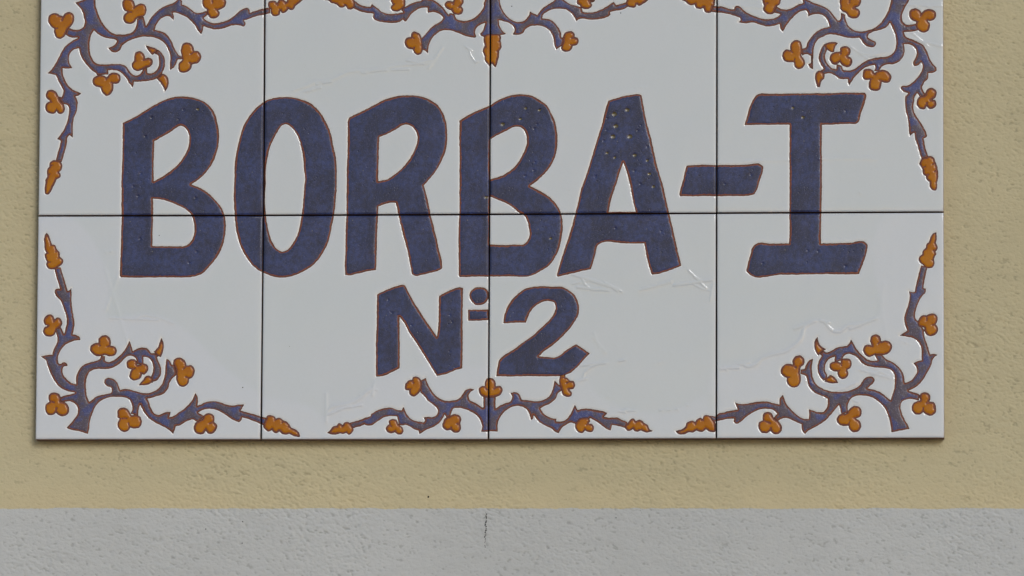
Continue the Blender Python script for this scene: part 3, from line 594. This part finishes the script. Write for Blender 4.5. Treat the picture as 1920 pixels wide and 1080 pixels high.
def jag(a, amp=0.18, amp2=0.2):
    """the hand-drawn resist line wavers a little"""
    x, y = a[:, 0] + 60, a[:, 1] + 60
    o = a.copy()
    o[:, 0] += amp * bil(JAG, x, y) + amp2 * bil(JAG2, x, y)
    o[:, 1] += amp * bil(JAG, x + 40, y + 30) + amp2 * bil(JAG2, x + 40, y + 30)
    return o


REACH = 14.0


def splat(grid, x0, y0, g, P, Q):
    """lower grid values to the distance from segments P-Q; grid origin x0,y0, cell g"""
    H, W = grid.shape
    for p, q in zip(P, Q):
        lx, hx = min(p[0], q[0]) - REACH, max(p[0], q[0]) + REACH
        ly, hy = min(p[1], q[1]) - REACH, max(p[1], q[1]) + REACH
        i0, i1 = max(0, int((lx - x0) / g)), min(W, int((hx - x0) / g) + 2)
        j0, j1 = max(0, int((ly - y0) / g)), min(H, int((hy - y0) / g) + 2)
        if i0 >= i1 or j0 >= j1:
            continue
        X = x0 + np.arange(i0, i1) * g
        Y = (y0 + np.arange(j0, j1) * g)[:, None]
        d = q - p
        L = d @ d
        t = np.clip(((X - p[0]) * d[0] + (Y - p[1]) * d[1]) / (L + 1e-12), 0, 1)
        D = np.hypot(X - p[0] - t * d[0], Y - p[1] - t * d[1])
        s = grid[j0:j1, i0:i1]
        np.minimum(s, D, out=s)


def inside_mask(shape, x0, y0, g, loops):
    H, W = shape
    X = x0 + np.arange(W) * g
    m = np.zeros(shape, bool)
    for lp in loops:
        P = lp
        Q = np.roll(lp, -1, axis=0)
        for j in range(H):
            y = y0 + j * g
            c = (P[:, 1] > y) != (Q[:, 1] > y)
            if not c.any():
                continue
            xs = P[c, 0] + (y - P[c, 1]) / (Q[c, 1] - P[c, 1]) * (Q[c, 0] - P[c, 0])
            for xx in xs:
                m[j] ^= X > xx
    return m


CASES = {1: [(3, 0)], 2: [(0, 1)], 3: [(3, 1)], 4: [(1, 2)], 5: [(3, 2), (0, 1)], 6: [(0, 2)], 7: [(3, 2)], 8: [(2, 3)], 9: [(0, 2)],
         10: [(0, 3), (1, 2)], 11: [(1, 2)], 12: [(1, 3)], 13: [(0, 1)], 14: [(0, 3)]}


def contour(F, level, x0, y0, g):
    """marching squares: vertices and segments of F == level"""
    G = F - level
    G = np.where(G == 0, 1e-9, G)
    S = G > 0
    c = (S[:-1, :-1] * 1 + S[:-1, 1:] * 2 + S[1:, 1:] * 4 + S[1:, :-1] * 8)
    js, is_ = np.nonzero((c > 0) & (c < 15))
    verts, ids, segs = [], {}, []
    W = F.shape[1]

    def ev(kind, j, i):
        key = (kind, j, i)
        v = ids.get(key)
        if v is None:
            if kind == 0:
                a, b = G[j, i], G[j, i + 1]
                p = (x0 + (i + a / (a - b)) * g, y0 + j * g)
            else:
                a, b = G[j, i], G[j + 1, i]
                p = (x0 + i * g, y0 + (j + a / (a - b)) * g)
            v = ids[key] = len(verts)
            verts.append(p)
        return v
    for j, i in zip(js.tolist(), is_.tolist()):
        for a, b in CASES[int(c[j, i])]:
            e = []
            for k in (a, b):
                e.append(ev(0, j, i) if k == 0 else ev(1, j, i + 1) if k == 1 else ev(0, j + 1, i) if k == 2 else ev(1, j, i))
            if e[0] != e[1]:
                segs.append((e[0], e[1]))
    return verts, segs


class Shape:
    def __init__(self, name, kind, strokes_list, g, label=None, mat=None):
        self.name, self.kind, self.label, self.mat, self.g = name, kind, label, mat, g
        loops = [jag(smooth_loop(s)) for s in strokes_list['loops']]
        creases = [smooth_loop(s, closed=False) for s in strokes_list['creases']]
        allp = np.concatenate(loops)
        self.x0, self.y0 = allp.min(0) - 4
        x1, y1 = allp.max(0) + 4
        W, H = int((x1 - self.x0) / g) + 2, int((y1 - self.y0) / g) + 2
        D = np.full((H, W), REACH)
        for lp in loops:
            splat(D, self.x0, self.y0, g, lp, np.roll(lp, -1, axis=0))
        ins = inside_mask((H, W), self.x0, self.y0, g, loops)
        D0 = np.where(ins, D, -D)
        DF = D.copy()                               # distance used for the fill: creases count as lines too
        for cr in creases:
            splat(DF, self.x0, self.y0, g, cr[:-1] + 0, cr[1:] + 0)
        if creases:
            E = np.full((H, W), REACH)
            for cr in creases:
                splat(E, self.x0, self.y0, g, cr[:-1], cr[1:])
            DF = np.minimum(D, E + 1.9)
        self.D = D0
        xs = self.x0 + np.arange(W) * g + 60
        ys = self.y0 + np.arange(H) * g + 60
        XX, YY = np.meshgrid(xs, ys)
        wob = 0.28 * bil(JAG, XX.ravel() + 17, YY.ravel()).reshape(H, W) + 0.35 * bil(JAG2, XX.ravel() + 90, YY.ravel() + 20).reshape(H, W)
        self.F = np.where(ins, DF + wob * (DF > 0.3), -1.0)
        self.loops = loops

    def s(self, G, x, y):
        return bil(G, (x - self.x0) / self.g, (y - self.y0) / self.g)

    def dist(self, x, y):
        v = self.s(self.D, x, y)
        out = (x < self.x0) | (y < self.y0) | (x > self.x0 + (self.D.shape[1] - 1) * self.g) | (y > self.y0 + (self.D.shape[0] - 1) * self.g)
        return np.where(out, -REACH, v)


shapes = []
for k, s in BRANCH.items():
    shapes.append(Shape('branch', 'branch', {'loops': [parse(s)[0]], 'creases': []}, 0.8, mat=MBR))
for s in LEAF:
    st = parse(s)
    shapes.append(Shape('leaf', 'leaf', {'loops': [st[0]], 'creases': st[1:]}, 0.7, mat=MO))
for s in TIP:
    shapes.append(Shape('thorn_tip', 'leaf', {'loops': [parse(s)[0]], 'creases': []}, 0.7, mat=MO))
for s in CATKIN:
    st = parse(s)
    shapes.append(Shape('bud_cluster', 'leaf', {'loops': [st[0]], 'creases': st[1:]}, 0.7, mat=MO))
for nm, lab, ls in LETTER:
    shapes.append(Shape(nm, 'letter', {'loops': [parse(s)[0] for s in ls], 'creases': []}, 0.8, lab, MB))

# signed distance of the whole painted design, and the relief of the white glaze, on one grid
GX0, GY0, GS = 50.0, -35.0, 1.0
GW, GH = 1740, 880
DG = np.full((GH, GW), REACH)
MASK = np.zeros((GH, GW), bool)
XX, YY = np.meshgrid(GX0 + np.arange(GW) * GS, GY0 + np.arange(GH) * GS)
for sh in shapes:
    for lp in sh.loops:
        splat(DG, GX0, GY0, GS, lp, np.roll(lp, -1, axis=0))
    i0, j0 = int(sh.x0 - GX0), int(sh.y0 - GY0)
    h, w = int(sh.D.shape[0] * sh.g) + 1, int(sh.D.shape[1] * sh.g) + 1
    j1, i1 = min(GH, j0 + h), min(GW, i0 + w)
    j0, i0 = max(0, j0), max(0, i0)
    sub = sh.dist(XX[j0:j1, i0:i1].ravel(), YY[j0:j1, i0:i1].ravel()).reshape(j1 - j0, i1 - i0)
    MASK[j0:j1, i0:i1] |= sub > 0
DOUT = np.where(MASK, -DG, DG)            # > 0 on the white glaze

RIP = np.zeros((GH, GW))
for wdt, hgt, pts in RIPPLES:
    p = smooth_loop([(x, y, False) for x, y in pts], closed=False, step=3)
    R = np.full((GH, GW), REACH)
    splat(R, GX0, GY0, GS, p[:-1], p[1:])
    ends = np.minimum(np.hypot(XX - p[0, 0], YY - p[0, 1]), np.hypot(XX - p[-1, 0], YY - p[-1, 1]))
    ends = np.clip(ends / 6.0, 0.15, 1)
    RIP = np.maximum(RIP, 1.45 * hgt * np.exp(-(R / (wdt * 0.8)) ** 2) * ends)
TH = inside_mask((GH, GW), GX0, GY0, GS, [smooth_loop([(x, y, False) for x, y in t], step=8) for t in THICK]).astype(float)
near = np.clip(1 - (DOUT - 2) / 12.0, 0, 1)
TH = np.maximum(TH, near * 0.8)


def blur(a, s):
    fy = np.fft.fftfreq(a.shape[0])[:, None]
    fx = np.fft.rfftfreq(a.shape[1])[None, :]
    return np.fft.irfft2(np.fft.rfft2(a) * np.exp(-2 * (math.pi * s) ** 2 * (fx ** 2 + fy ** 2)), s=a.shape)


THC = np.clip(blur(TH, 5.0), 0, 1)
THH = np.clip(blur(TH, 2.2), 0, 1) * 0.05
UND = smooth_noise((GH, GW), 34, 34, seed=21) * 0.055 + smooth_noise((GH, GW), 9, 7, seed=22) * 0.006


def gs(G, x, y):
    return bil(G, (x - GX0) / GS, (y - GY0) / GS)


for row in ROWS:
    ROWS[row] = [((a[0] + .2, a[1] + .2), (b[0] - .2, b[1] + .2), (c[0] - .2, c[1] - .2), (d[0] + .2, d[1] - .2)) for a, b, c, d in ROWS[row]]


def edge_drop(e):
    return -0.30 * (1 - np.clip(e / 3.6, 0, 1)) ** 2


def white_z(x, y, e):
    d = gs(DOUT, x, y)
    # the tin glaze swells beside the resist line, then settles
    lip = np.where(d < -0.3, -0.62, -0.11 + 0.24 * (1 - np.exp(-np.clip(d, 0, 20) / 1.5)) - 0.05 * (1 - np.exp(-np.clip(d, 0, 20) / 6.0)))
    return base_z(x, y, e) + lip


def base_z(x, y, e):
    return edge_drop(e) + gs(RIP, x, y) + gs(THH, x, y) + gs(UND, x, y)


def quad_inset(q, e):
    """corner points of quad q moved e px inwards (q nearly rectangular, clockwise from top left)"""
    (ax, ay), (bx, by), (cx, cy), (dx, dy) = q
    return [(ax + e, ay + e), (bx - e, by + e), (cx - e, cy - e), (dx + e, dy - e)]


def edge_dist(q, x, y):
    e = np.full(np.shape(x), 1e9)
    for k in range(4):
        (ax, ay), (bx, by) = q[k], q[(k + 1) % 4]
        L = math.hypot(bx - ax, by - ay)
        e = np.minimum(e, ((bx - ax) * (y - ay) - (by - ay) * (x - ax)) / L)
    return e


def ring(q, e, step=14.0):
    c = quad_inset(q, e)
    out = []
    for k in range(4):
        a, b = np.array(c[k]), np.array(c[(k + 1) % 4])
        m = max(2, int(np.linalg.norm(b - a) / step))
        for t in range(m):
            out.append(tuple(a + (b - a) * t / m))
    return out


def clipped(verts, segs, q, m=0.6):
    """drop contour pieces lying outside quad q"""
    if not verts:
        return [], []
    v = np.array(verts)
    ok = edge_dist(q, v[:, 0], v[:, 1]) > -m
    used = {}
    V, S = [], []
    for a, b in segs:
        if ok[a] or ok[b]:
            for k in (a, b):
                if k not in used:
                    used[k] = len(V)
                    V.append(verts[k])
            S.append((used[a], used[b]))
    return V, S


def triangulate(groups):
    """groups of (verts, segs) -> points, triangles"""
    V, S = [], []
    for v, s in groups:
        o = len(V)
        V += [Vector((float(p[0]), float(p[1]))) for p in v]
        S += [(a + o, b + o) for a, b in s]
    r = delaunay_2d_cdt(V, S, [], 0, 1e-4)
    P = np.array([(p.x, p.y) for p in r[0]])
    T = np.array([f for f in r[2] if len(f) == 3], int)
    a, b, c = P[T[:, 0]], P[T[:, 1]], P[T[:, 2]]
    ar = (b[:, 0] - a[:, 0]) * (c[:, 1] - a[:, 1]) - (b[:, 1] - a[:, 1]) * (c[:, 0] - a[:, 0])
    T = T[np.abs(ar) > 1e-7]
    ar = ar[np.abs(ar) > 1e-7]
    # pixel y runs down: flip so that every face looks at the viewer (-y side)
    T[ar > 0] = T[ar > 0][:, ::-1]
    return P, T


def loop_segs(n, o=0):
    return [(i + o, (i + 1) % n + o) for i in range(n)]


YF = -TILE_T        # plane of the glazed faces


def relief_to_world(P, z_mm):
    w = to_plane(P[:, 0], P[:, 1], YF)
    w[:, 1] -= z_mm / 1000.0
    return w


def compact(P, T, *arrs):
    used = np.unique(T)
    m = np.full(len(P), -1)
    m[used] = np.arange(len(used))
    return P[used], m[T], [a[used] for a in arrs]


# ------------------------------------------------------------------ ground
v, f = box((-30, -3.2, -0.3), (30, 0.0, 0.0))
mesh_obj('pavement', v, f, [M_PAVE], smooth=False, kind='structure')
v, f = box((-30, -3.38, -0.3), (30, -3.203, 0.012))
mesh_obj('kerb', v, f, [M_KERB], smooth=False, kind='structure')
v, f = box((-60, -60, -0.5), (60, -3.384, -0.12))
mesh_obj('road', v, f, [M_ASPH], smooth=False, kind='structure')

# ------------------------------------------------------------------ the wall behind the sign
wall = thing('house_wall', (0, 0, 0), 'rough rendered house wall, ochre yellow above and pale grey below a straight line, behind the tile sign', 'wall')
BY = 953.4                                    # photograph row of the colour change
SX0, SX1, SY0, SY1 = -60, 1980, -60, 1140
ST = 1.35
sw, shh = int((SX1 - SX0) / ST) + 4, int((SY1 - SY0) / ST) + 4
A20 = math.radians(15)
w1 = smooth_noise((shh, sw), 1.35, 0.78, A20, 31)
w2 = smooth_noise((shh, sw), 7.0, 2.6, A20 * 0.7, 32)
w3 = smooth_noise((shh, sw), 26, 20, 0.2, 33)
w4a = smooth_noise((shh, sw), 2.0, 0.85, math.radians(28), 34)
w4b = smooth_noise((shh, sw), 2.0, 0.9, math.radians(-4), 44)
w4m = smooth_noise((shh, sw), 12, 12, 0, 45) + 0.25
w4 = np.where(w4m > 0.5, w4a, np.where(w4m < -0.5, w4b, (w4a * (w4m + 0.5) + w4b * (0.5 - w4m)) * 1.25))
w5 = smooth_noise((shh, sw), 1.7, 1.2, 0.0, 35)
amp = 0.65 + 0.35 * np.clip(smooth_noise((shh, sw), 40, 40, 0, 36), -1.5, 1.5) / 1.5
# a trowelled skin: rounded ridges, sharper narrow hollows, a few small pits
ridge = np.where(w1 > 0, 0.55 * w1, 1.0 * w1)
pit = -np.clip(w4 - 1.6 - 0.5 * (1.2 - amp), 0, 1.4) * 1.1
HW = 0.19 * ridge * amp + 0.05 * w2 * amp + 0.05 * w3 + pit * 0.10 + 0.03 * w5
HOL = np.clip((-(0.9 * w1 + 0.35 * w2) - 0.95) / 1.3, 0, 1) + np.clip((w4 - 2.1) * 0.4, 0, 1)
HOL = np.clip(HOL, 0, 1)


def wall_patch(xs, ys, outer):
    """grid of wall surface in photograph pixels; outer = sides where relief fades to nothing"""
    X, Y = np.meshgrid(xs, ys)
    X, Y = X.ravel(), Y.ravel()
    Y = Y + np.where(np.abs(Y - BY) < 0.01, 0.55 * bil(JAG2, X + 60, X * 0 + 30) + 0.3 * bil(JAG, X + 60, X * 0 + 70), 0)
    u, w = (X - SX0) / ST, (Y - SY0) / ST
    h = bil(HW, u, w)
    hol = bil(HOL, u, w)
    fade = np.ones_like(X)
    for side, pos in outer:
        d = {'l': X - pos, 'r': pos - X, 't': Y - pos, 'b': pos - Y}[side]
        fade *= np.clip(d / 14.0, 0, 1)
    co = to_plane(X, Y, 0.0)
    co[:, 1] -= h * fade / 1000.0
    n, m = len(xs), len(ys)
    i = np.arange((m - 1) * n).reshape(m - 1, n)[:, :-1].ravel()
    F = np.stack([i, i + n, i + n + 1, i + 1], 1)
    return co, F, hol * fade


bx = np.arange(SX0 + 8, SX1 - 8, 1.4)
cn = to_plane([SX0 + 8, bx[-1]], [BY, BY], 0.0)


def line_row(y):
    return to_plane([SX0 + 8], [y], 0.0)[0, 2]


# joined patches: left strip, right strip, band under the sign
XA, XB, YA = 86.0, 1752.0, 812.0
ytop = np.arange(SY0 + 8, YA + 0.1, 1.4)
ytop = np.append(ytop[:-1], YA)
ybot = np.append(np.arange(YA, BY - 0.5, 1.4), BY)
yg = np.append(np.arange(BY, SY1 - 10, 1.4), SY1 - 10)
xl = np.append(np.arange(SX0 + 8, XA - 0.5, 1.4), XA)
xr = np.append(np.arange(XB, SX1 - 10, 1.4), SX1 - 10)
xm = np.append(np.arange(XA, XB - 0.5, 1.4), XB)
xall = np.concatenate([xl[:-1], xm[:-1], xr])
XL, XR, YT, YB = xall[0], xall[-1], ytop[0], yg[-1]
cos, Fs, hs, off = [], [], [], 0
for xs, ys, outer in ((xl, ytop, [('l', XL), ('t', YT)]), (xr, ytop, [('r', XR), ('t', YT)]), (xall, ybot, [('l', XL), ('r', XR)])):
    co, F, h = wall_patch(xs, ys, outer)
    cos.append(co)
    Fs.append(F + off)
    hs.append(h)
    off += len(co)
# plain sheet behind the tiles, then the rest of the wall around, in world metres
hid = to_plane([XA, XB, XB, XA], [YT, YT, YA, YA], 0.0)
cos.append(hid)
Fs.append(np.array([[3, 2, 1, 0]]) + off)
hs.append(np.zeros(4))
off += 4
WX0, WX1, WZ1 = -5.0, 5.0, 6.2
tl, tr = to_plane([XL, XR], [YT, YT], 0.0)
bl, br = to_plane([XL, XR], [BY, BY], 0.0)
ol, orr = np.array([WX0, 0, bl[2]]), np.array([WX1, 0, br[2]])
ring_in = [tl, tr, br, bl]
ring_out = [np.array([WX0, 0, WZ1]), np.array([WX1, 0, WZ1]), orr, ol]
cos.append(np.array(ring_in + ring_out))
Fs.append(np.array([[4, 0, 1, 5], [1, 2, 6, 5], [4, 7, 3, 0]]) + off)
hs.append(np.zeros(8))
off += 8
# solid behind: back and sides
back = np.array([[WX0, 0, WZ1], [WX1, 0, WZ1], orr, ol, [WX0, .3, WZ1], [WX1, .3, WZ1], [WX1, .3, orr[2]], [WX0, .3, ol[2]]])
cos.append(back)
Fs.append(np.array([[0, 1, 5, 4], [1, 2, 6, 5], [2, 3, 7, 6], [3, 0, 4, 7], [4, 5, 6, 7]]) + off)
hs.append(np.zeros(8))
mesh_obj('yellow_render', np.concatenate(cos), np.concatenate(Fs), [M_YEL], wall, attrs={'hollow_shade': np.concatenate(hs)}, origin=(0, 0, 0))

co, F, h = wall_patch(xall, yg, [('l', XL), ('r', XR), ('b', YB)])
cos, Fs, hs, off = [co], [F], [h], len(co)
gl, gr = to_plane([XL, XR], [YB, YB], 0.0)
cos.append(np.array([bl, br, gr, gl, ol, orr, [WX1, 0, 0.0], [WX0, 0, 0.0]]))
Fs.append(np.array([[4, 7, 3, 0], [1, 2, 6, 5], [3, 7, 6, 2]]) + off)
hs.append(np.zeros(8))
off += 8
cos.append(np.array([[WX0, 0, ol[2]], [WX1, 0, orr[2]], [WX1, 0, 0], [WX0, 0, 0], [WX0, .3, ol[2]], [WX1, .3, orr[2]], [WX1, .3, 0], [WX0, .3, 0]]))
Fs.append(np.array([[1, 2, 6, 5], [2, 3, 7, 6], [3, 0, 4, 7], [4, 5, 6, 7]]) + off)
hs.append(np.zeros(8))
plinth = mesh_obj('grey_render', np.concatenate(cos), np.concatenate(Fs), [M_GRY], wall, attrs={'hollow_shade': np.concatenate(hs)}, origin=(0, 0, 0))


def wall_dark(name, P, T, parent, lift, mat, label=None):
    co = to_plane(P[:, 0], P[:, 1], 0.0)
    co[:, 1] -= (bil(HW, (P[:, 0] - SX0) / ST, (P[:, 1] - SY0) / ST) + lift) / 1000.0
    return mesh_obj(name, co, T, [mat], parent, label=label)


# hairline crack in the grey render: short ragged dark flakes strung down a wavering line
cv, cf = [], []
rr = random.Random(4)
y = 961.5
while y < 1026:
    dens = 1.0 if y < 1008 else 0.35
    cx = 911.5 - (y - 961) * 0.035 + rr.uniform(-1.3, 1.3) * dens
    w = rr.uniform(0.5, 1.9) * (dens if y < 1008 else 0.5)
    a = rr.uniform(-1.0, 1.4)
    h = rr.uniform(1.1, 3.0)
    b = len(cv)
    for k in range(6):
        t = k / 6 * 2 * math.pi
        rx, ry = w * math.cos(t) * rr.uniform(.6, 1.2), h * .6 * math.sin(t) * rr.uniform(.6, 1.2)
        cv.append((cx + rx * math.cos(a) - ry * math.sin(a), y + rx * math.sin(a) * .5 + ry))
    cf.append([b + 5, b + 4, b + 3, b + 2, b + 1, b])
    y += rr.uniform(1.2, 2.6) if y < 1008 else rr.uniform(1.8, 4.0)
wall_dark('crack', np.array(cv), [c[::-1] for c in cf], plinth, 0.22, M_SPECK, 'short black upright crack just below the colour change').name
for (hx, hy, hr) in ((803.2, 931.5, 2.0), (1155.0, 971, 1.1), (455.0, 978.0, 1.2), (386.0, 992.0, 1.2), (454.0, 1018.5, 1.2)):
    n = 7
    P = np.array([(hx + hr * math.cos(2 * math.pi * k / n) * rr.uniform(.75, 1.2), hy + hr * math.sin(2 * math.pi * k / n) * rr.uniform(.75, 1.2)) for k in range(n)])
    wall_dark('pinhole', P, [list(range(n))], plinth if hy > BY else wall.children[0], 0.2, M_SPECK)

# ------------------------------------------------------------------ the tile sign
pan = thing('tile_sign', (0.0, YF, PANEL_Z - 0.149), 'white glazed tile sign with blue lettering, bordered by thorny branches and orange leaves', 'sign')
q = [ROWS['top'][0][0], ROWS['top'][3][1], ROWS['bot'][3][2], ROWS['bot'][0][3]]
c4 = to_plane([p[0] for p in quad_inset(q, 2.0)], [p[1] for p in quad_inset(q, 2.0)], -0.0045)
bk = c4.copy()
bk[:, 1] = 0.0006
mesh_obj('mortar_bed', np.vstack([c4, bk]), [(0, 1, 2, 3)[::-1], (0, 4, 5, 1), (1, 5, 6, 2), (2, 6, 7, 3), (3, 7, 4, 0)], [M_JOINT], pan, smooth=False)

LV_OUT = [(-1.0, 1), (0.0, 1), (1.3, 1), (3.2, 1), (7.5, 1)]
contours_out = [contour(DOUT, lv + 1e-4, GX0, GY0, GS) for lv, _ in LV_OUT]
rip_c = [contour(RIP, lv, GX0, GY0, GS) for lv in (0.012, 0.06, 0.12, 0.17)]

tiles = []
for row in ('top', 'bot'):
    for q in ROWS[row]:
        groups = []
        for e in (0.0, 0.9, 2.0, 3.6):
            r_ = ring(q, e) if e else ring(q, 0)
            groups.append((r_, loop_segs(len(r_))))
        for v, s in contours_out + rip_c:
            V, S = clipped(v, s, q)
            if V:
                groups.append((V, S))
        xs0, xs1 = min(p[0] for p in q) + 9, max(p[0] for p in q) - 9
        ys0, ys1 = min(p[1] for p in q) + 9, max(p[1] for p in q) - 9
        gxs, gys = np.meshgrid(np.arange(xs0, xs1, 6.0), np.arange(ys0, ys1, 6.0))
        pts = np.stack([gxs.ravel(), gys.ravel()], 1) + rng.uniform(-1, 1, (gxs.size, 2))
        rv = gs(RIP, pts[:, 0], pts[:, 1])
        keep = (gs(DOUT, pts[:, 0], pts[:, 1]) > 8.5) & (edge_dist(q, pts[:, 0], pts[:, 1]) > 6.5) & (rv < 0.01)
        groups.append((pts[keep].tolist(), []))
        P, T = triangulate(groups)
        cen = P[T].mean(1)
        e = edge_dist(q, cen[:, 0], cen[:, 1])
        d = gs(DOUT, cen[:, 0], cen[:, 1])
        T = T[(e > 0)]
        P, T, _ = compact(P, T)
        ev = np.clip(edge_dist(q, P[:, 0], P[:, 1]), 0, None)
        z = white_z(P[:, 0], P[:, 1], ev)
        rim = ev < 0.02
        z[rim] = -0.42 - 0.05
        co = relief_to_world(P, z)
        # biscuit sides
        r_ = np.array(ring(q, 0))
        top_ = relief_to_world(r_, np.full(len(r_), -0.47))
        bot_ = to_plane(r_[:, 0], r_[:, 1], YF)
        bot_[:, 1] = 0.0005
        n, b0 = len(r_), len(P)
        faces = T.tolist() + [[b0 + i, b0 + (i + 1) % n, b0 + n + (i + 1) % n, b0 + n + i] for i in range(n)]
        co = np.vstack([co, top_, bot_])
        mi = [0] * len(T) + [1] * n
        zero = np.zeros(2 * n)
        o = mesh_obj('tile', co, faces, [MW, M_BISCUIT], pan, mi,
                     {'edge': np.concatenate([ev, zero]), 'thick': np.concatenate([gs(THC, P[:, 0], P[:, 1]), zero]), 'bead_glint': np.concatenate([np.clip(gs(DOUT, P[:, 0], P[:, 1]), 0, 9), zero + 9])})
        tiles.append((o, q))

leaves = [s for s in shapes if s.kind == 'leaf']
for sh in shapes:
    th = {'letter': 3.5, 'branch': 3.0, 'leaf': 3.7}[sh.kind]
    lv = {'letter': (th, th + 0.9, th + 2.2, th + 4.5), 'branch': (th, th + 1.0, th + 3.0), 'leaf': (th, th + 0.8, th + 2.0, th + 4.0)}[sh.kind]
    x1 = sh.x0 + sh.D.shape[1] * sh.g
    y1 = sh.y0 + sh.D.shape[0] * sh.g
    cts = [contour(sh.D, 1e-4, sh.x0, sh.y0, sh.g)] + [contour(sh.F, l, sh.x0, sh.y0, sh.g) for l in lv]
    over = []
    if sh.kind == 'branch':
        over = [l for l in leaves if l.x0 < x1 and l.y0 < y1 and l.x0 + l.D.shape[1] * l.g > sh.x0 and l.y0 + l.D.shape[0] * l.g > sh.y0]
        for l in over:
            cts.append(contour(l.D, 1e-4, l.x0, l.y0, l.g))
    pits = []
    if sh.kind == 'letter':
        for (px, py, pr) in PITS:
            if sh.dist(np.array([px]), np.array([py]))[0] > 3:
                pits.append((px, py, pr))
                for f_ in (1.0, 0.72, 0.4):
                    v = [(px + pr * f_ * math.cos(2 * math.pi * k / 9 + pr) * (1.0 + 0.15 * math.sin(3 * k + px)), py + pr * f_ * 0.85 * math.sin(2 * math.pi * k / 9 + pr)) for k in range(9)]
                    cts.append((v, loop_segs(9)))
                cts.append(([(px, py)], []))
    ALLP, ALLT, ALLM, ALLZ, ALLD = [], [], [], [], []
    off = 0
    for (to, q) in tiles:
        tx = [p[0] for p in q]
        ty = [p[1] for p in q]
        if min(tx) > x1 or max(tx) < sh.x0 or min(ty) > y1 or max(ty) < sh.y0:
            continue
        groups = []
        for e in (0.0, 0.9, 2.0, 3.6):
            r_ = ring(q, e, 60.0)
            groups.append((r_, loop_segs(len(r_))))
        any_ = False
        for v, s in cts:
            V, S = clipped(v, s, q, 3.0) if s else (v, s)
            if V:
                any_ = any_ or bool(S)
                groups.append((V, S))
        if not any_:
            continue
        if sh.kind != 'leaf':
            st = 4.0 if sh.kind == 'letter' else 5.0
            gxs, gys = np.meshgrid(np.arange(sh.x0, x1, st), np.arange(sh.y0, y1, st))
            pts = np.stack([gxs.ravel(), gys.ravel()], 1) + rng.uniform(-.8, .8, (gxs.size, 2))
            k_ = (sh.s(sh.F, pts[:, 0], pts[:, 1]) > lv[-1] + 0.8) & (edge_dist(q, pts[:, 0], pts[:, 1]) > 5.8)
            for (px, py, pr) in pits:
                k_ &= np.hypot(pts[:, 0] - px, pts[:, 1] - py) > pr * 1.3
            groups.append((pts[k_].tolist(), []))
        P, T = triangulate(groups)
        cen = P[T].mean(1)
        keep = (sh.dist(cen[:, 0], cen[:, 1]) > 0) & (edge_dist(q, cen[:, 0], cen[:, 1]) > 0)
        for l in over:
            keep &= l.dist(cen[:, 0], cen[:, 1]) < 0
        T = T[keep]
        if not len(T):
            continue
        P, T, _ = compact(P, T)
        cen = P[T].mean(1)
        F = sh.s(sh.F, P[:, 0], P[:, 1])
        Fc = sh.s(sh.F, cen[:, 0], cen[:, 1])
        mi = (Fc > th).astype(int)
        ev = np.clip(edge_dist(q, P[:, 0], P[:, 1]), 0, None)
        up = np.clip(F - th, 0, None)
        kk = np.clip(ev / 3.0, 0, 1)
        if sh.kind == 'leaf':
            rise = 0.20 * (1 - np.exp(-up / 1.0)) + 0.006 * np.clip(up, 0, 6)
        elif sh.kind == 'branch':
            rise = 0.11 * (1 - np.exp(-up / 1.2)) + 0.006 * np.clip(up, 0, 6)
        else:
            rise = 0.13 * (1 - np.exp(-up / 1.3))
        z = base_z(P[:, 0], P[:, 1], ev) - 0.09 + rise * kk
        z += 0.028 * bil(JAG2, P[:, 0] + 140, P[:, 1] + 60) * np.clip(up / 3, 0, 1) * kk if sh.kind != 'leaf' else 0
        for (px, py, pr) in pits:
            r = np.hypot((P[:, 0] - px), (P[:, 1] - py) / 0.85) / pr
            inp = r < 1.25
            z[inp] += np.where(r[inp] < 0.99, -min(0.34, 0.065 * pr) * (1 - r[inp] ** 2), 0.03)
            rc = np.hypot((cen[:, 0] - px), (cen[:, 1] - py) / 0.85) / pr
            mi[(rc < 0.78) & (pr > 3.4)] = 2
        z[ev < 0.02] = np.minimum(z[ev < 0.02], -0.45)
        ALLP.append(relief_to_world(P, z))
        ALLT.append(T + off)
        ALLM.append(mi)
        ALLD.append(F)
        off += len(P)
    if not ALLP:
        continue
    lab = sh.label
    mesh_obj(sh.name, np.vstack(ALLP), np.vstack(ALLT), [ML, sh.mat, M_PIT] if sh.kind == 'letter' else [ML, sh.mat], pan, np.concatenate(ALLM),
             {'depth': np.concatenate(ALLD)}, label=lab)

for (px, py, pr) in SPECKS:
    for (to, q) in tiles:
        if edge_dist(q, np.array([px]), np.array([py]))[0] > 0:
            n = 7
            P = np.array([(px + pr * math.cos(2 * math.pi * k / n), py + pr * math.sin(2 * math.pi * k / n)) for k in range(n)] + [(px, py)])
            z = white_z(P[:, 0], P[:, 1], np.full(n + 1, 50.0)) + 0.03
            z[-1] += 0.15
            mesh_obj('kiln_speck', relief_to_world(P, z), [[(k + 1) % n, k, n][::-1] for k in range(n)], [M_SPECK], to)
print('meshes', len(bpy.data.meshes), 'tris', sum(sum(len(p.vertices) - 2 for p in m.polygons) for m in bpy.data.meshes if len(m.polygons) < 5000) , 'big', sum(len(m.polygons) for m in bpy.data.meshes))
